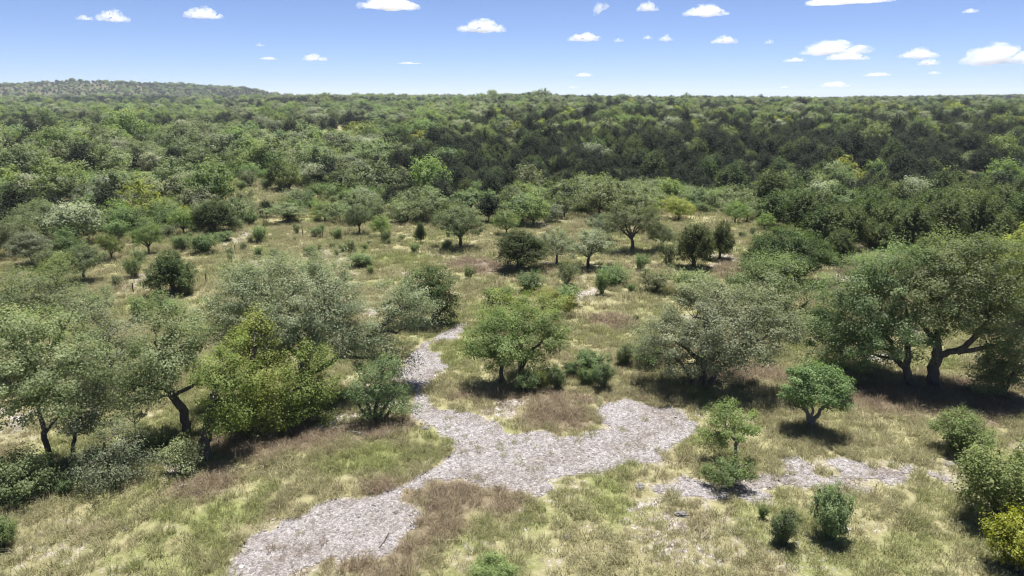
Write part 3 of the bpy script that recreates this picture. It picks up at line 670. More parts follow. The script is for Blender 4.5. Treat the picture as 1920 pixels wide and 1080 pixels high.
def lib_juniper(name, seed, w, h, mat, leaf, spacing, crad, n_per, trunk_h=0.12, pointed=0.5, stems=2, bark='bark'):
    rng = np.random.RandomState(seed); tb = Tubes(); LB = []
    for lv, (fz, fr, k) in enumerate([(0.30, 0.80, 6), (0.52, 0.70, 6), (0.72, 0.50, 4), (0.88, 0.22, 2)]):
        for i in range(k):
            a = 2 * math.pi * (i + rng.uniform(-0.35, 0.35)) / k; rad = w * 0.5 * fr * rng.uniform(0.55, 1.0) * (1 - 0.3 * pointed * lv / 3)
            r = w * rng.uniform(0.15, 0.21)
            LB.append((np.array([rad * math.cos(a), rad * math.sin(a), h * (trunk_h + (1 - trunk_h) * fz * rng.uniform(0.88, 1.06))]), np.array([r, r, h * 0.155 * rng.uniform(0.8, 1.25)])))
    LB.append((np.array([0, 0, h * 0.55]), np.array([w * 0.25, w * 0.25, h * 0.28])))
    for s in range(stems):
        o = rng.normal(0, 0.03 * w, 2)
        P = bend([o[0], o[1], -0.25], [o[0] * 5, o[1] * 5, h * 0.6], rng, 8, 0.05, 0); r0 = 0.022 * w + 0.03
        tb.add(P, np.linspace(r0 * 1.2, 0.03, 8), 6)
        for c, r in LB[s::stems]:
            tb.add(bend(P[rng.randint(2, 6)], c, rng, 5, 0.06, 0.0), np.linspace(r0 * 0.45, 0.015, 5), 4)
    C, W = clump_centres(LB, spacing, rng, 0.6, 0.45); C = C[C[:, 2] > 0.06 * h]
    co, ti = leaves(C, crad, int(n_per * 1.7), leaf * 0.76, leaf * 0.28, rng, centre=np.array([0, 0, h * 0.4]), upright=0.8, flat=1.0)
    return fin(name, tb, bark, co, ti, mat)

def lib_shrub(name, seed, w, h, mat, leaf, spacing, crad, n_per, upright=0.3):
    rng = np.random.RandomState(seed); tb = Tubes(); LB = []
    n = rng.randint(10, 14)
    for i in range(n):                                  # uneven sprays of different heights
        a = 2 * math.pi * (i + rng.uniform(-0.5, 0.5)) / n; rad = w * 0.5 * rng.uniform(0.15, 0.85); r = w * rng.uniform(0.11, 0.20)
        top = h * rng.uniform(0.6, 1.0) * (1 - 0.2 * rad / w)
        LB.append((np.array([rad * math.cos(a), rad * math.sin(a), top - h * 0.18]), np.array([r, r * rng.uniform(0.7, 1.2), h * rng.uniform(0.15, 0.3)])))
    LB.append((np.array([0, 0, h * 0.35]), np.array([w * 0.22, w * 0.22, h * 0.3])))
    for c, r in LB:
        b = np.array([c[0] * 0.15, c[1] * 0.15, -0.15])
        P = bend(b, c + [0, 0, r[2] * 0.3], rng, 6, 0.06, 0.05)
        tb.add(P, np.linspace(0.012 * w + 0.012, 0.008, 6), 5)
        for k in range(3):
            e = P[-1] + rng.normal(0, 0.6, 3) * r + [0, 0, r[2] * 0.35]
            tb.add(bend(P[3], e, rng, 4, 0.06, 0.05), np.linspace(0.012, 0.005, 4), 4)
    C, W = clump_centres(LB, spacing, rng, 0.7, 0.15); C = C[C[:, 2] > 0.05]
    C = C[rng.rand(len(C)) < 0.85]
    co, ti = leaves(C, crad, int(n_per * 1.5), leaf * 0.78, leaf * 0.38, rng, centre=np.array([0, 0, h * 0.2]), upright=upright, flat=0.9, fringe=2.5)
    return fin(name, tb, 'bark', co, ti, mat)

def fin(name, tb, bark, co, ti, mat):
    return dict(name=name, trunk=tb.mesh(name + '_wood', M[bark]), crown=crown_mesh(name + '_crown', co, ti, M[mat]),
                w=float(np.percentile(np.hypot(co[:, 0], co[:, 1]), 98)) * 2, h=float(np.percentile(co[:, 2], 99.5)))

LIB = {}
# middle distance (50-100 m away)
for i in range(3): LIB['oak_mid%d' % i] = lib_oak('oak', 200 + i, 7.0, 5.0, 'oak', 0.20, 0.62, 0.55, 46)
for i in range(2): LIB['silver_mid%d' % i] = lib_oak('silver_oak', 210 + i, 6.0, 4.6, 'oak_silver', 0.19, 0.6, 0.5, 42, 0.32)
for i in range(2): LIB['fresh_mid%d' % i] = lib_oak('fresh_oak', 220 + i, 6.0, 4.6, 'fresh', 0.20, 0.6, 0.52, 46, 0.2, dense=True)
for i in range(2): LIB['yellow_mid%d' % i] = lib_oak('yellow_oak', 225 + i, 6.0, 4.6, 'yellow', 0.20, 0.62, 0.52, 46, 0.15, dense=True)
for i in range(3): LIB['jun_mid%d' % i] = lib_juniper('juniper', 230 + i, 5.0, 4.6, 'juniper', 0.24, 0.5, 0.42, 46, 0.14 + 0.06 * (i == 1), 0.3 + 0.3 * i)
for i in range(3): LIB['shrub_mid%d' % i] = lib_shrub('shrub', 240 + i, 2.6, 1.9, 'shrub', 0.15, 0.34, 0.3, 42)
for i in range(2): LIB['greyshrub_mid%d' % i] = lib_shrub('grey_shrub', 245 + i, 2.6, 2.0, 'oak', 0.15, 0.36, 0.3, 38)
# close bushes
LIB['bush0'] = lib_shrub('bush', 250, 2.0, 1.5, 'shrub', 0.10, 0.24, 0.22, 60, 0.6)
LIB['bush1'] = lib_shrub('bush', 251, 2.2, 1.4, 'shrub', 0.10, 0.24, 0.22, 60, 0.4)
LIB['bush2'] = lib_shrub('bush', 257, 1.7, 1.5, 'oak_deep', 0.10, 0.22, 0.2, 60, 1.2)
LIB['bush3'] = lib_shrub('bush', 253, 2.4, 1.9, 'fresh', 0.10, 0.24, 0.22, 60, 0.4)
LIB['limebush'] = lib_shrub('bush', 255, 2.0, 1.7, 'yellow', 0.10, 0.25, 0.22, 50, 0.6)
LIB['goldbush'] = lib_shrub('bush', 254, 2.2, 2.0, 'gold', 0.11, 0.25, 0.23, 70, 0.3)
# the woods beyond (over 90 m away)
for i in range(4): LIB['oak_far%d' % i] = lib_oak('far_oak', 300 + i, 7.0, 5.2, ['oak', 'oak', 'oak_silver', 'oak_deep'][i], 0.42, 0.95, 0.8, 24, 0.22, sides=5)
for i in range(2): LIB['bright_far%d' % i] = lib_oak('bright_far_oak', 310 + i, 7.0, 5.4, ['fresh', 'yellow'][i], 0.42, 0.95, 0.8, 24, 0.18, sides=5)
for i in range(4): LIB['jun_far%d' % i] = lib_juniper('far_juniper', 320 + i, 5.4, 5.6, ['juniper_grey', 'juniper_grey', 'juniper', 'juniper_grey'][i], 0.48, 0.8, 0.62, 20, 0.2, 0.2 + 0.2 * i, 1)
def lib_dead(name, seed, w, h):
    rng = np.random.RandomState(seed); tb = Tubes(); tw = Tubes()
    for i in range(7):
        a = i * 0.9 + rng.uniform(-0.2, 0.2); e = np.array([w * 0.5 * math.cos(a) * rng.uniform(0.5, 1), w * 0.5 * math.sin(a) * rng.uniform(0.5, 1), h * rng.uniform(0.6, 1)])
        P = bend([0, 0, -0.2], e, rng, 7, 0.1, 0.15); tb.add(P, np.linspace(0.11, 0.03, 7), 6)
        for k in range(16):
            s = P[rng.randint(2, 7)]; tw.add(bend(s, s + rng.normal(0, 0.55, 3) + [0, 0, 0.35], rng, 4, 0.1, 0.1), np.linspace(0.035, 0.012, 4), 4)
    return dict(name=name, trunk=tb.mesh(name + '_wood', M['dead']), crown=tw.mesh(name + '_twigs', M['dead']), w=w, h=h)
LIB['dead'] = lib_dead('dead_tree', 330, 5.0, 3.8)

def put(lib, name, cat, label, loc, sx, sz, rot, group=None, woody='trunk', leafy='crown'):
    L_ = LIB[lib]; root = empty(name, loc); root.rotation_euler = (0, 0, rot); root.scale = (sx, sx, sz)
    tag(root, label, cat, group)
    link(woody, L_['trunk'], root); link(leafy, L_['crown'], root)
    return root

_rp = np.random.RandomState(77)
def at_px(lib, name, cat, label, bx, by, wpx, top, group=None, rot=None):
    """Stand a plant on the ground seen at (bx, by), as wide as wpx and reaching up to the pixel row top."""
    B = ground(bx, by); k = depth_of(B) / F; L_ = LIB[lib]
    w = wpx * k; hz = plane_pt(B, bx, top)[2] - B[2]
    # the far side of the crown shows above the near side when seen from above
    slope = CAM_Z / max(np.hypot(B[0], B[1]), 1); hz = max(hz - 0.25 * w * slope * 0.6, 0.35 * hz)
    TREES_DONE.append((B[0], B[1], w * 0.3))
    sh = cat == SHRUB or cat == 'sapling'
    return put(lib, name, cat, label, B, w / L_['w'], hz / L_['h'], _rp.uniform(0, 6.28) if rot is None else rot, group, 'stem' if sh else 'trunk', 'foliage' if sh else 'crown')

P_ = [
 # lib, name, category, x, y(base), width, top, label
 ('jun_mid0','juniper_tree',JUN,326,550,96,468,'round dark juniper standing alone on a pale stony slope'),
 ('greyshrub_mid0','grey_shrub',SHRUB,352,553,34,528,'small grey shrub at the foot of the lone round juniper'),
 ('oak_mid0','oak_tree',OAK,160,528,88,455,'dark-trunked oak on the stony slope left of the lone round juniper'),
 ('fresh_mid0','oak_tree',OAK,210,488,50,434,'small round oak on a thin visible trunk above the stony slope'),
 ('shrub_mid0','leafy_shrub',SHRUB,252,520,38,480,'bright leafy shrub halfway between the dark-trunked oak and lone juniper'),
 ('greyshrub_mid1','grey_shrub',SHRUB,262,492,36,462,'pale shrub just above the bright leafy shrub on the slope'),
 ('greyshrub_mid0','grey_shrub',SHRUB,218,538,30,512,'low grey bush on the bare stones below the bright leafy shrub'),
 ('shrub_mid1','leafy_shrub',SHRUB,264,600,56,550,'leafy shrub in the grass below the shadow of the lone juniper'),
 ('shrub_mid2','leafy_shrub',SHRUB,312,585,50,556,'loose yellowish shrub behind the crooked-trunk oak'),
 ('greyshrub_mid0','grey_shrub',SHRUB,200,560,24,533,'thin scrub plant on the stones near the edge canopy'),
 ('fresh_mid0','oak_tree',OAK,280,475,62,415,'round green tree on a short dark trunk above the small stony clearing'),
 ('shrub_mid2','leafy_shrub',SHRUB,385,475,64,435,'wide low green shrub at the top corner of the meadow'),
 ('shrub_mid1','leafy_shrub',SHRUB,340,470,46,438,'rounded shrub between the round green tree and the wide low shrub'),
 ('jun_mid1','juniper_tree',JUN,978,505,100,430,'shapely dark juniper on splayed bare stems in the middle of the meadow'),
 ('silver_mid0','oak_tree',OAK,1043,497,74,428,'pale layered oak immediately right of the shapely dark juniper'),
 ('silver_mid1','oak_tree',OAK,1105,502,100,428,'wide pale layered oak, second right of the shapely dark juniper'),
 ('oak_mid1','oak_tree',OAK,863,466,106,384,'domed olive oak with drooping skirts and deep shade in the open meadow'),
 ('oak_mid2','oak_tree',OAK,1183,472,112,382,'olive oak with a clear dark trunk and branching limbs at the meadow back'),
 ('jun_mid2','juniper_tree',JUN,1303,502,76,416,'tall dark juniper on two thin trunks, left of a close pair'),
 ('jun_mid0','juniper_tree',JUN,1350,486,58,414,'dark juniper on a single trunk, right of a close pair'),
 ('greyshrub_mid1','grey_shrub',SHRUB,1254,497,42,446,'grey upright shrub with a dark base left of the juniper pair'),
 ('jun_mid1','juniper_tree',JUN,1571,494,60,428,'small juniper shaped like an umbrella on one bare trunk before the thicket'),
 ('shrub_mid0','leafy_shrub',SHRUB,996,547,62,506,'bright green shrub in the grass below the shapely dark juniper'),
 ('greyshrub_mid0','grey_shrub',SHRUB,1060,535,54,488,'open grey-green shrub beside the narrow pale trail'),
 ('shrub_mid1','leafy_shrub',SHRUB,1066,572,66,531,'dense dark green shrub where the narrow trail fades out'),
 ('shrub_mid2','sapling_oak','sapling',1128,553,34,505,'little round-headed sapling on a short stem at the trail'),
 ('shrub_mid0','leafy_shrub',SHRUB,1152,533,66,494,'wide leafy shrub behind the little round-headed sapling'),
 ('shrub_mid1','leafy_shrub',SHRUB,1201,505,36,474,'small shrub in the shade of the olive oak with the clear trunk'),
 ('greyshrub_mid1','grey_shrub',SHRUB,1228,548,66,500,'grey shrub at the left of the wide shrubs behind the silvery oak'),
 ('shrub_mid2','leafy_shrub',SHRUB,1292,556,92,498,'wide bright green shrub behind the top of the silvery oak'),
 ('shrub_mid0','leafy_shrub',SHRUB,1183,548,22,530,'tiny dark shrub left of the grey shrub behind the silvery oak'),
 ('shrub_mid1','sapling_oak','sapling',879,523,28,497,'tiny flat-topped sapling alone in the brown meadow grass'),
 ('shrub_mid2','leafy_shrub',SHRUB,680,500,58,471,'low wide green bush above the largest grey-green oak'),
 ('greyshrub_mid0','sapling_oak','sapling',659,478,32,444,'yellowish sapling on a thin stem behind the low wide bush'),
 ('shrub_mid0','leafy_shrub',SHRUB,1192,602,16,588,'tiny dark bush in the grass left of the silvery oak'),
 ('oak_mid0','oak_tree',OAK,674,440,56,384,'dark oak with drooping sides on a visible trunk at the meadow back edge'),
 ('fresh_mid1','oak_tree',OAK,716,444,46,400,'pale green bushy tree right of the drooping dark oak'),
 ('shrub_mid1','leafy_shrub',SHRUB,725,455,26,428,'small bush at the foot of the pale green bushy tree'),
 ('jun_mid2','juniper_tree',JUN,789,456,22,416,'slim little juniper left of the domed olive oak'),
 ('shrub_mid0','leafy_shrub',SHRUB,776,474,24,455,'low bush between the slim little juniper and the domed oak shade'),
 ('shrub_mid2','leafy_shrub',SHRUB,753,452,20,438,'small round bush left of the slim little juniper'),
 ('shrub_mid1','leafy_shrub',SHRUB,634,450,30,424,'dark round shrub left of the drooping dark oak'),
 ('shrub_mid0','leafy_shrub',SHRUB,487,455,34,421,'upright shrub alone near the fence posts in the upper meadow'),
 ('shrub_mid2','leafy_shrub',SHRUB,594,444,30,424,'grey-green round shrub between two thin fence posts'),
 ('shrub_mid1','leafy_shrub',SHRUB,583,480,28,458,'round shrub alone in the pale grass of the upper meadow'),
 ('shrub_mid0','leafy_shrub',SHRUB,486,484,22,461,'small dark shrub above the pale patch of the meadow'),
 ('greyshrub_mid0','grey_shrub',SHRUB,512,484,26,464,'thin grey scrub right of the small dark shrub'),
 ('greyshrub_mid1','grey_shrub',SHRUB,457,470,20,452,'small grey scrub left of the small dark shrub'),
 ('greyshrub_mid0','grey_shrub',SHRUB,430,476,22,462,'low grey scrub nearest the wide low shrub in the meadow corner'),
 ('greyshrub_mid1','grey_shrub',SHRUB,632,482,14,464,'wispy little plant right of the round shrub in pale grass'),
 ('shrub_mid1','leafy_shrub',SHRUB,576,512,40,488,'grey-green bush showing just above the largest oak crown'),
 ('shrub_mid2','leafy_shrub',SHRUB,462,548,70,488,'bright green bush behind the upper left of the largest oak crown'),
 ('shrub_mid0','leafy_shrub',SHRUB,925,570,46,536,'dark green bush at the back left of the low wide oak'),
 ('shrub_mid0','leafy_shrub',SHRUB,1392,446,20,432,'tiny shrub right of the juniper pair in dry grass'),
 ('fresh_mid1','oak_tree',OAK,1432,432,38,398,'round pale green tree at the dry clearing beside the thicket'),
 ('greyshrub_mid0','grey_shrub',SHRUB,1410,440,18,424,'tiny grey shrub at the dry clearing below the round pale tree'),
 ('fresh_mid0','oak_tree',OAK,1378,418,52,378,'light green spreading tree at the far edge of the dry clearing'),
 ('yellow_mid0','oak_tree',OAK,1272,412,66,368,'bright lime-topped tree at the back of the meadow before the dark slope'),
 ('bush0','leafy_shrub',SHRUB,1104,702,78,650,'dark green bush, largest of the row right of the small oaks'),
 ('bush2','leafy_shrub',SHRUB,1130,729,44,676,'upright dark bush at the right end of the row by the small oaks'),
 ('bush1','leafy_shrub',SHRUB,1100,722,36,688,'grey-green tuft-like bush left of the upright dark bush'),
 ('bush1','leafy_shrub',SHRUB,985,732,62,692,'dark bush at the foot of the fuller green oak'),
 ('limebush','leafy_shrub',SHRUB,1013,730,32,694,'yellow-green bush second in the row by the small oaks'),
 ('bush2','leafy_shrub',SHRUB,1044,731,36,682,'upright green bush in the middle of the row by the small oaks'),
 ('bush0','leafy_shrub',SHRUB,1072,702,40,678,'low green bush behind the upright green bush'),
 ('bush2','leafy_shrub',SHRUB,1172,684,40,640,'grass-green upright bush alone left of the silvery oak'),
 ('bush3','leafy_shrub',SHRUB,1800,850,112,768,'light green rounded bush leaning in the pale grass beyond the right-hand path end'),
 ('bush3','leafy_shrub',SHRUB,1885,975,185,815,'large grey-green bush at the right edge above the golden bush'),
 ('goldbush','golden_bush',SHRUB,1905,1072,130,950,'glossy golden-green bush in the bottom right corner'),
 ('bush2','leafy_shrub',SHRUB,1553,1008,82,900,'upright dark green bush, larger of two in the foreground grass'),
 ('bush2','leafy_shrub',SHRUB,1468,1018,56,945,'upright dark green bush, smaller of two in the foreground grass'),
 ('bush0','leafy_shrub',SHRUB,1428,972,24,946,'tiny green sprig left of the two foreground bushes'),
 ('bush3','leafy_shrub',SHRUB,925,1092,92,1034,'leafy green weed patch at the bottom edge below the brown grass'),
 ('bush0','leafy_shrub',SHRUB,8,1025,66,960,'dark green bush cut by the left edge in the bottom corner'),
 ('bush1','leafy_shrub',SHRUB,128,925,40,895,'small dark sprout at the foot of the silver-green shrub'),
 ('yellow_mid1','oak_tree',OAK,1890,600,240,408,'pale yellow-green broad oak crown rising behind the twin oaks'),
 ('shrub_mid2','leafy_shrub',SHRUB,1010,470,40,445,'small leafy shrub behind the shapely dark juniper'),
 ('fresh_mid1','oak_tree',OAK,950,440,60,392,'soft green tree between the domed olive oak and the shapely juniper'),
 ('silver_mid0','oak_tree',OAK,1130,452,70,400,'silver-green tree behind the wide pale layered oak'),
 ('oak_mid0','oak_tree',OAK,1240,470,60,420,'low drooping oak right of the clear-trunked olive oak'),
 ('greyshrub_mid1','grey_shrub',SHRUB,1330,545,40,512,'grey shrub at the right end of the wide bright shrub'),
 ('shrub_mid0','leafy_shrub',SHRUB,950,566,34,536,'round dark bush above the slim-trunked small oak'),
 ('shrub_mid1','leafy_shrub',SHRUB,1385,560,60,505,'green bush between the silvery oak and the dense round oak'),
 ('fresh_mid0','oak_tree',OAK,110,540,80,470,'mid-green oak beside the edge canopy above the stony slope'),
 ('silver_mid1','oak_tree',OAK,60,500,90,430,'grey oak over the top of the edge canopy'),
 ('oak_mid2','oak_tree',OAK,30,480,90,405,'broad olive oak at the left edge level with the small stony clearing'),
 ('greyshrub_mid0','grey_shrub',SHRUB,95,505,60,462,'dense grey shrub left of the dark-trunked oak'),
 ('shrub_mid1','leafy_shrub',SHRUB,130,475,56,440,'green shrub mass above the dark-trunked oak'),
 ('oak_mid0','oak_tree',OAK,85,455,110,372,'big brownish-olive oak at the far left above the grey oak'),
 ('jun_mid2','juniper_tree',JUN,405,436,84,374,'dark bushy juniper at the top corner of the meadow'),
 ('fresh_mid0','oak_tree',OAK,345,440,60,388,'green oak beside the dark bushy juniper'),
 ('yellow_mid0','oak_tree',OAK,352,428,40,384,'small yellow-green tree between the dead tree and dark bushy juniper'),
 ('oak_mid1','oak_tree',OAK,540,418,90,378,'low olive thicket oak at the back edge of the upper meadow'),
 ('fresh_mid1','oak_tree',OAK,610,415,70,378,'yellowish low oak right of the low olive thicket oak'),
 ('shrub_mid2','leafy_shrub',SHRUB,170,580,60,548,'sage bush at the upper edge of the silvery oak crown'),
 ('shrub_mid0','leafy_shrub',SHRUB,420,452,40,432,'green bush at the foot of the dark bushy juniper'),
 ('oak_mid1','oak_tree',OAK,1400,416,40,386,'grey-green tree at the left end of the dry clearing edge'),
]
for i, (lib, nm, cat, bx, by, w, top, lab) in enumerate(P_):
    at_px(lib, nm, cat, lab, bx, by, w, top)
scrub = np.random.RandomState(12)
for i in range(26):                                   # knee-high scrub dotted over the upper meadow
    while True:
        px_, py_ = scrub.uniform(420, 860), scrub.uniform(432, 520)
        if py_ > meadow_top(px_) + 8: break
    w_ = scrub.uniform(9, 20); at_px(['greyshrub_mid0', 'greyshrub_mid1', 'shrub_mid0'][i % 3], 'scrub_plant', SHRUB, 'knee-high scrub plant dotted in the pale upper meadow grass', px_, py_, w_, py_ - w_ * scrub.uniform(0.7, 1.2), 'knee-high scrub of the upper meadow')
B = ground(266, 418); k = depth_of(B) / F
put('dead', 'dead_tree', 'dead tree', 'leafless grey dead tree among green oaks', B, 62 * k / 5, 1.0, 0.4, None, 'trunk', 'twigs')
# ------------------------------------------------------------------ the woods
rng = np.random.RandomState(9)
def woods_points():
    X, Y = [], []
    y = 62.0
    while y < 2600:                                   # jittered rows that spread apart with distance
        step = 3.7 * (1 + max(0, y - 260) / 800.0)
        half = 0.86 * y + 25
        xs = np.arange(-half, half, step) + rng.uniform(-0.5, 0.5)
        xs = xs + rng.uniform(-0.42, 0.42, len(xs)) * step
        X.append(xs); Y.append(y + rng.uniform(-0.5, 0.5, len(xs)) * step)
        y += step
    for yy in np.arange(58, 92, 2.3):                 # the close-grown thicket beside the dry clearing
        xs = np.arange(20, 62, 2.5) + rng.uniform(-0.8, 0.8, len(np.arange(20, 62, 2.5))); ys = yy + rng.uniform(-0.8, 0.8, len(xs))
        a, b = project(xs, ys, H(xs, ys)); k = (a > 1475) & (a < 1880) & (b > 398) & (b < meadow_top(a) - 1)
        X.append(xs[k]); Y.append(ys[k])
    return np.concatenate(X), np.concatenate(Y)
wx, wy = woods_points(); wz = H(wx, wy)
u, v = project(wx, wy, wz)
keep = v < meadow_top(u) - 1
for c in CLEAR: keep &= ~pip(u, v, c)
gap = fbm(wx * 0.035, wy * 0.035, 301, 3)
left = u < np.interp(v, [180, 210, 240, 270, 300, 400], [1150, 1000, 870, 790, 740, 730]) + 260 * (fbm(wx * 0.02, wy * 0.02, 305, 3) - 0.5)
keep &= ~(left & (wy < 420) & (gap > np.where(v > 385, 0.68, 0.57))); keep &= ~((~left) & (gap > 0.74))
hillg = (wy > 1150) & (wx / wy < -0.46)
keep &= ~(hillg & (rng.rand(len(wx)) < 0.3) & (wx / wy < -0.5))
done = np.array(TREES_DONE)
near_done = np.zeros(len(wx), bool)
nd = wy < 150
for bx, by, r in done: near_done[nd] |= (wx[nd] - bx) ** 2 + (wy[nd] - by) ** 2 < (r + 1.6) ** 2
keep &= ~near_done
wx, wy, wz, u, v, left = (a[keep] for a in (wx, wy, wz, u, v, left))
n = len(wx); r = rng.rand(n); cl = fbm(wx * 0.022, wy * 0.022, 311, 3); c2 = fbm(wx * 0.05 + 9, wy * 0.05, 321, 3)
dark_zone = (~left) & (v > 225)
seam = np.abs(fbm(wx * 0.011 + 0.004 * wy, wy * 0.02, 317, 3) - 0.5)           # lines of oaks along the gullies
band = fbm(wx * 0.004 + 2, wy * 0.014, 319, 3)
p_jun = np.where(dark_zone, 0.965, np.where(left, 0.17, 0.6))
p_jun = np.where(dark_zone & (seam < 0.042) & (cl > 0.40), 0.2, p_jun)
p_jun = np.where(dark_zone & (v < 265), np.where(band > 0.5, 0.45, 0.75), p_jun)
p_jun = np.where(left & (v < 268) & (band > 0.47), 0.82, p_jun)
p_jun = np.where(left & (wy > 1100), 0.6, p_jun)
p_jun = np.where((v > 396) & (u > 1450), 0.97, p_jun)                       # the thicket beside the clearing
p_jun = np.where((v > 380) & (u > 740) & (u < 1440), 0.12, p_jun)           # pale oaks along the creek
p_jun = np.where((v > 380) & (u <= 740), 0.12, p_jun)
is_jun = r < p_jun
p_bright = np.where(dark_zone | (u > 740), 0.75, 0.16)
p_bright = np.where((v < 240), 0.35, p_bright); p_bright = np.where((v > 372) & (u < 1440), 0.3, p_bright); bright = (~is_jun) & (rng.rand(n) < p_bright) & (c2 > 0.40)
lib = np.where(is_jun, rng.randint(0, 4, n), np.where(bright, 4 + (rng.rand(n) < np.where((v > 360) | left, 0.12, 0.45)), 6 + rng.randint(0, 4, n)))
# junipers stand closer than oaks: thin the oaks out
dropo = (~is_jun) & (rng.rand(n) < np.where(left & (v < 372), 0.66, 0.42))
lib = np.where(is_jun & (v > 396) & (u > 1450), 2, lib)
NAMES = ['jun_far0', 'jun_far1', 'jun_far2', 'jun_far3', 'bright_far0', 'bright_far1', 'oak_far0', 'oak_far1', 'oak_far2', 'oak_far3']
sz = rng.uniform(0.72, 1.2, n) * np.where(is_jun, 0.74, 0.92); sz *= np.where((v > 372) & (u < 1440), np.where(u < 420, 0.88, np.where(u < 800, 0.58, 0.74)), 1.0) * np.where(rng.rand(n) < 0.2, 0.6, 1.0) * np.where((rng.rand(n) < 0.06) & (v < 372), 1.35, 1.0)
sz *= np.where(left & ~is_jun & (v < 385), 1.22, 1.0); sz *= np.where((v > 390) & (u > 1450), 0.86, 1.0); szz = sz * rng.uniform(0.85, 1.2, n); rot = rng.uniform(0, 6.28, n)
dist = np.hypot(wx, wy)
inview = (u > -40) & (u < 1960)
MARK = [(190, 'behind the edge canopy'), (330, 'behind the dead grey tree'), (480, 'above the meadow corner'), (620, 'behind the two fence posts'), (760, 'behind the drooping dark oak'), (920, 'behind the domed olive oak'),
        (1080, 'behind the shapely juniper'), (1240, 'behind the clear-trunked oak'), (1400, 'behind the juniper pair'), (1540, 'behind the dry clearing'), (1700, 'behind the umbrella juniper'), (9999, 'behind the twin oaks')]
def group_of(i):
    mark = next(w for x, w in MARK if u[i] < x)
    row = 'in the woods front row' if v[i] > 375 else 'low on the rise' if v[i] > 335 else 'partway up the rise' if v[i] > 300 else 'high in the woods'
    if is_jun[i]:
        if v[i] > 396 and u[i] > 1450: what, grp = 'green thicket juniper', 'junipers of the thicket by the clearing'; row = 'at the clearing edge' if v[i] > 456 else 'second row in' if v[i] > 440 else 'mid thicket' if v[i] > 424 else 'at the thicket back'
        elif left[i]: what, grp = 'dark juniper among oaks', 'junipers scattered in the oak woods'
        else: what, grp = 'blackish dense-slope juniper', 'junipers of the dark slope'
    elif lib[i] in (4, 5):
        what, grp = ('bright green oak', 'bright oaks of the oak woods') if left[i] else ('bright yellow-green tree', 'bright trees on the dark slope')
    else:
        what, grp = (['olive oak', 'soft olive oak', 'silver-grey oak', 'deep green oak'][lib[i] - 6] + (' in oak woods' if left[i] else ' amid junipers')), ('oaks of the rolling oak woods' if left[i] else 'dull oaks on the dark slope')
    return what + ' ' + row + ', ' + mark, grp
order = np.argsort(dist)
keep = ~dropo
wx, wy, wz, u, v, left, lib, sz, szz, rot, dist, inview, is_jun = (a[keep] for a in (wx, wy, wz, u, v, left, lib, sz, szz, rot, dist, inview, is_jun)); n = len(wx)
order = np.argsort(dist)
cnt = {'j': 0, 'o': 0}; individual = np.zeros(n, bool)
for i in order:
    k_ = 'j' if is_jun[i] else 'o'
    lim = 300 if k_ == 'j' else 240
    if cnt[k_] < lim and inview[i]:
        cnt[k_] += 1; individual[i] = True
        lab, grp = group_of(i)
        put(NAMES[lib[i]], 'juniper_tree' if k_ == 'j' else 'oak_tree', JUN if k_ == 'j' else OAK, lab, (wx[i], wy[i], wz[i] - 0.05), sz[i], szz[i], rot[i], grp)

# ------------------------------------------------------------------ scatter by geometry nodes
def scatter(name, co, rotz, scl, idx, variants, extra=None, tilt=None):
    """One object: the points, and a node tree that stands a variant mesh on each."""
    me = bpy.data.meshes.new(name); me.vertices.add(len(co)); me.vertices.foreach_set('co', np.asarray(co, np.float32).ravel())
    rv = np.zeros((len(co), 3), np.float32); rv[:, 2] = rotz
    if tilt is not None: rv[:, :2] = tilt
    me.attributes.new('rv', 'FLOAT_VECTOR', 'POINT').data.foreach_set('vector', rv.ravel())
    sv = np.asarray(scl, np.float32)
    if sv.ndim == 1: sv = np.repeat(sv[:, None], 3, 1)
    me.attributes.new('sv', 'FLOAT_VECTOR', 'POINT').data.foreach_set('vector', np.ascontiguousarray(sv).ravel())
    me.attributes.new('vi', 'INT', 'POINT').data.foreach_set('value', np.asarray(idx, np.int32))
    for k, a in (extra or {}).items(): me.attributes.new(k, 'FLOAT', 'POINT').data.foreach_set('value', np.asarray(a, np.float32))
    me.update()
    o = link(name, me)
    col = bpy.data.collections.new(name + '_pieces')
    for j, parts in enumerate(variants):
        col.objects.link(bpy.data.objects.new('%s_piece_%02d' % (name, j), parts))
    ng = bpy.data.node_groups.new(name + '_nodes', 'GeometryNodeTree')
    ng.interface.new_socket('Geometry', in_out='INPUT', socket_type='NodeSocketGeometry'); ng.interface.new_socket('Geometry', in_out='OUTPUT', socket_type='NodeSocketGeometry')
    N, L = ng.nodes, ng.links
    gi, go = N.new('NodeGroupInput'), N.new('NodeGroupOutput')
    ci = N.new('GeometryNodeCollectionInfo'); ci.inputs['Collection'].default_value = col
    ci.inputs['Separate Children'].default_value = True; ci.inputs['Reset Children'].default_value = True
    def na(nm, t):
        a = N.new('GeometryNodeInputNamedAttribute'); a.data_type = t; a.inputs[0].default_value = nm
        return next(s for s in a.outputs if s.enabled and s.name == 'Attribute')
    ip = N.new('GeometryNodeInstanceOnPoints'); ip.inputs['Pick Instance'].default_value = True
    L.new(gi.outputs[0], ip.inputs['Points']); L.new(ci.outputs[0], ip.inputs['Instance']); L.new(na('vi', 'INT'), ip.inputs['Instance Index'])
    er = N.new('FunctionNodeEulerToRotation'); L.new(na('rv', 'FLOAT_VECTOR'), er.inputs[0]); L.new(er.outputs[0], ip.inputs['Rotation'])
    L.new(na('sv', 'FLOAT_VECTOR'), ip.inputs['Scale'])
    L.new(ip.outputs[0], go.inputs[0])
    md = o.modifiers.new('scatter', 'NODES'); md.node_group = ng
    return o

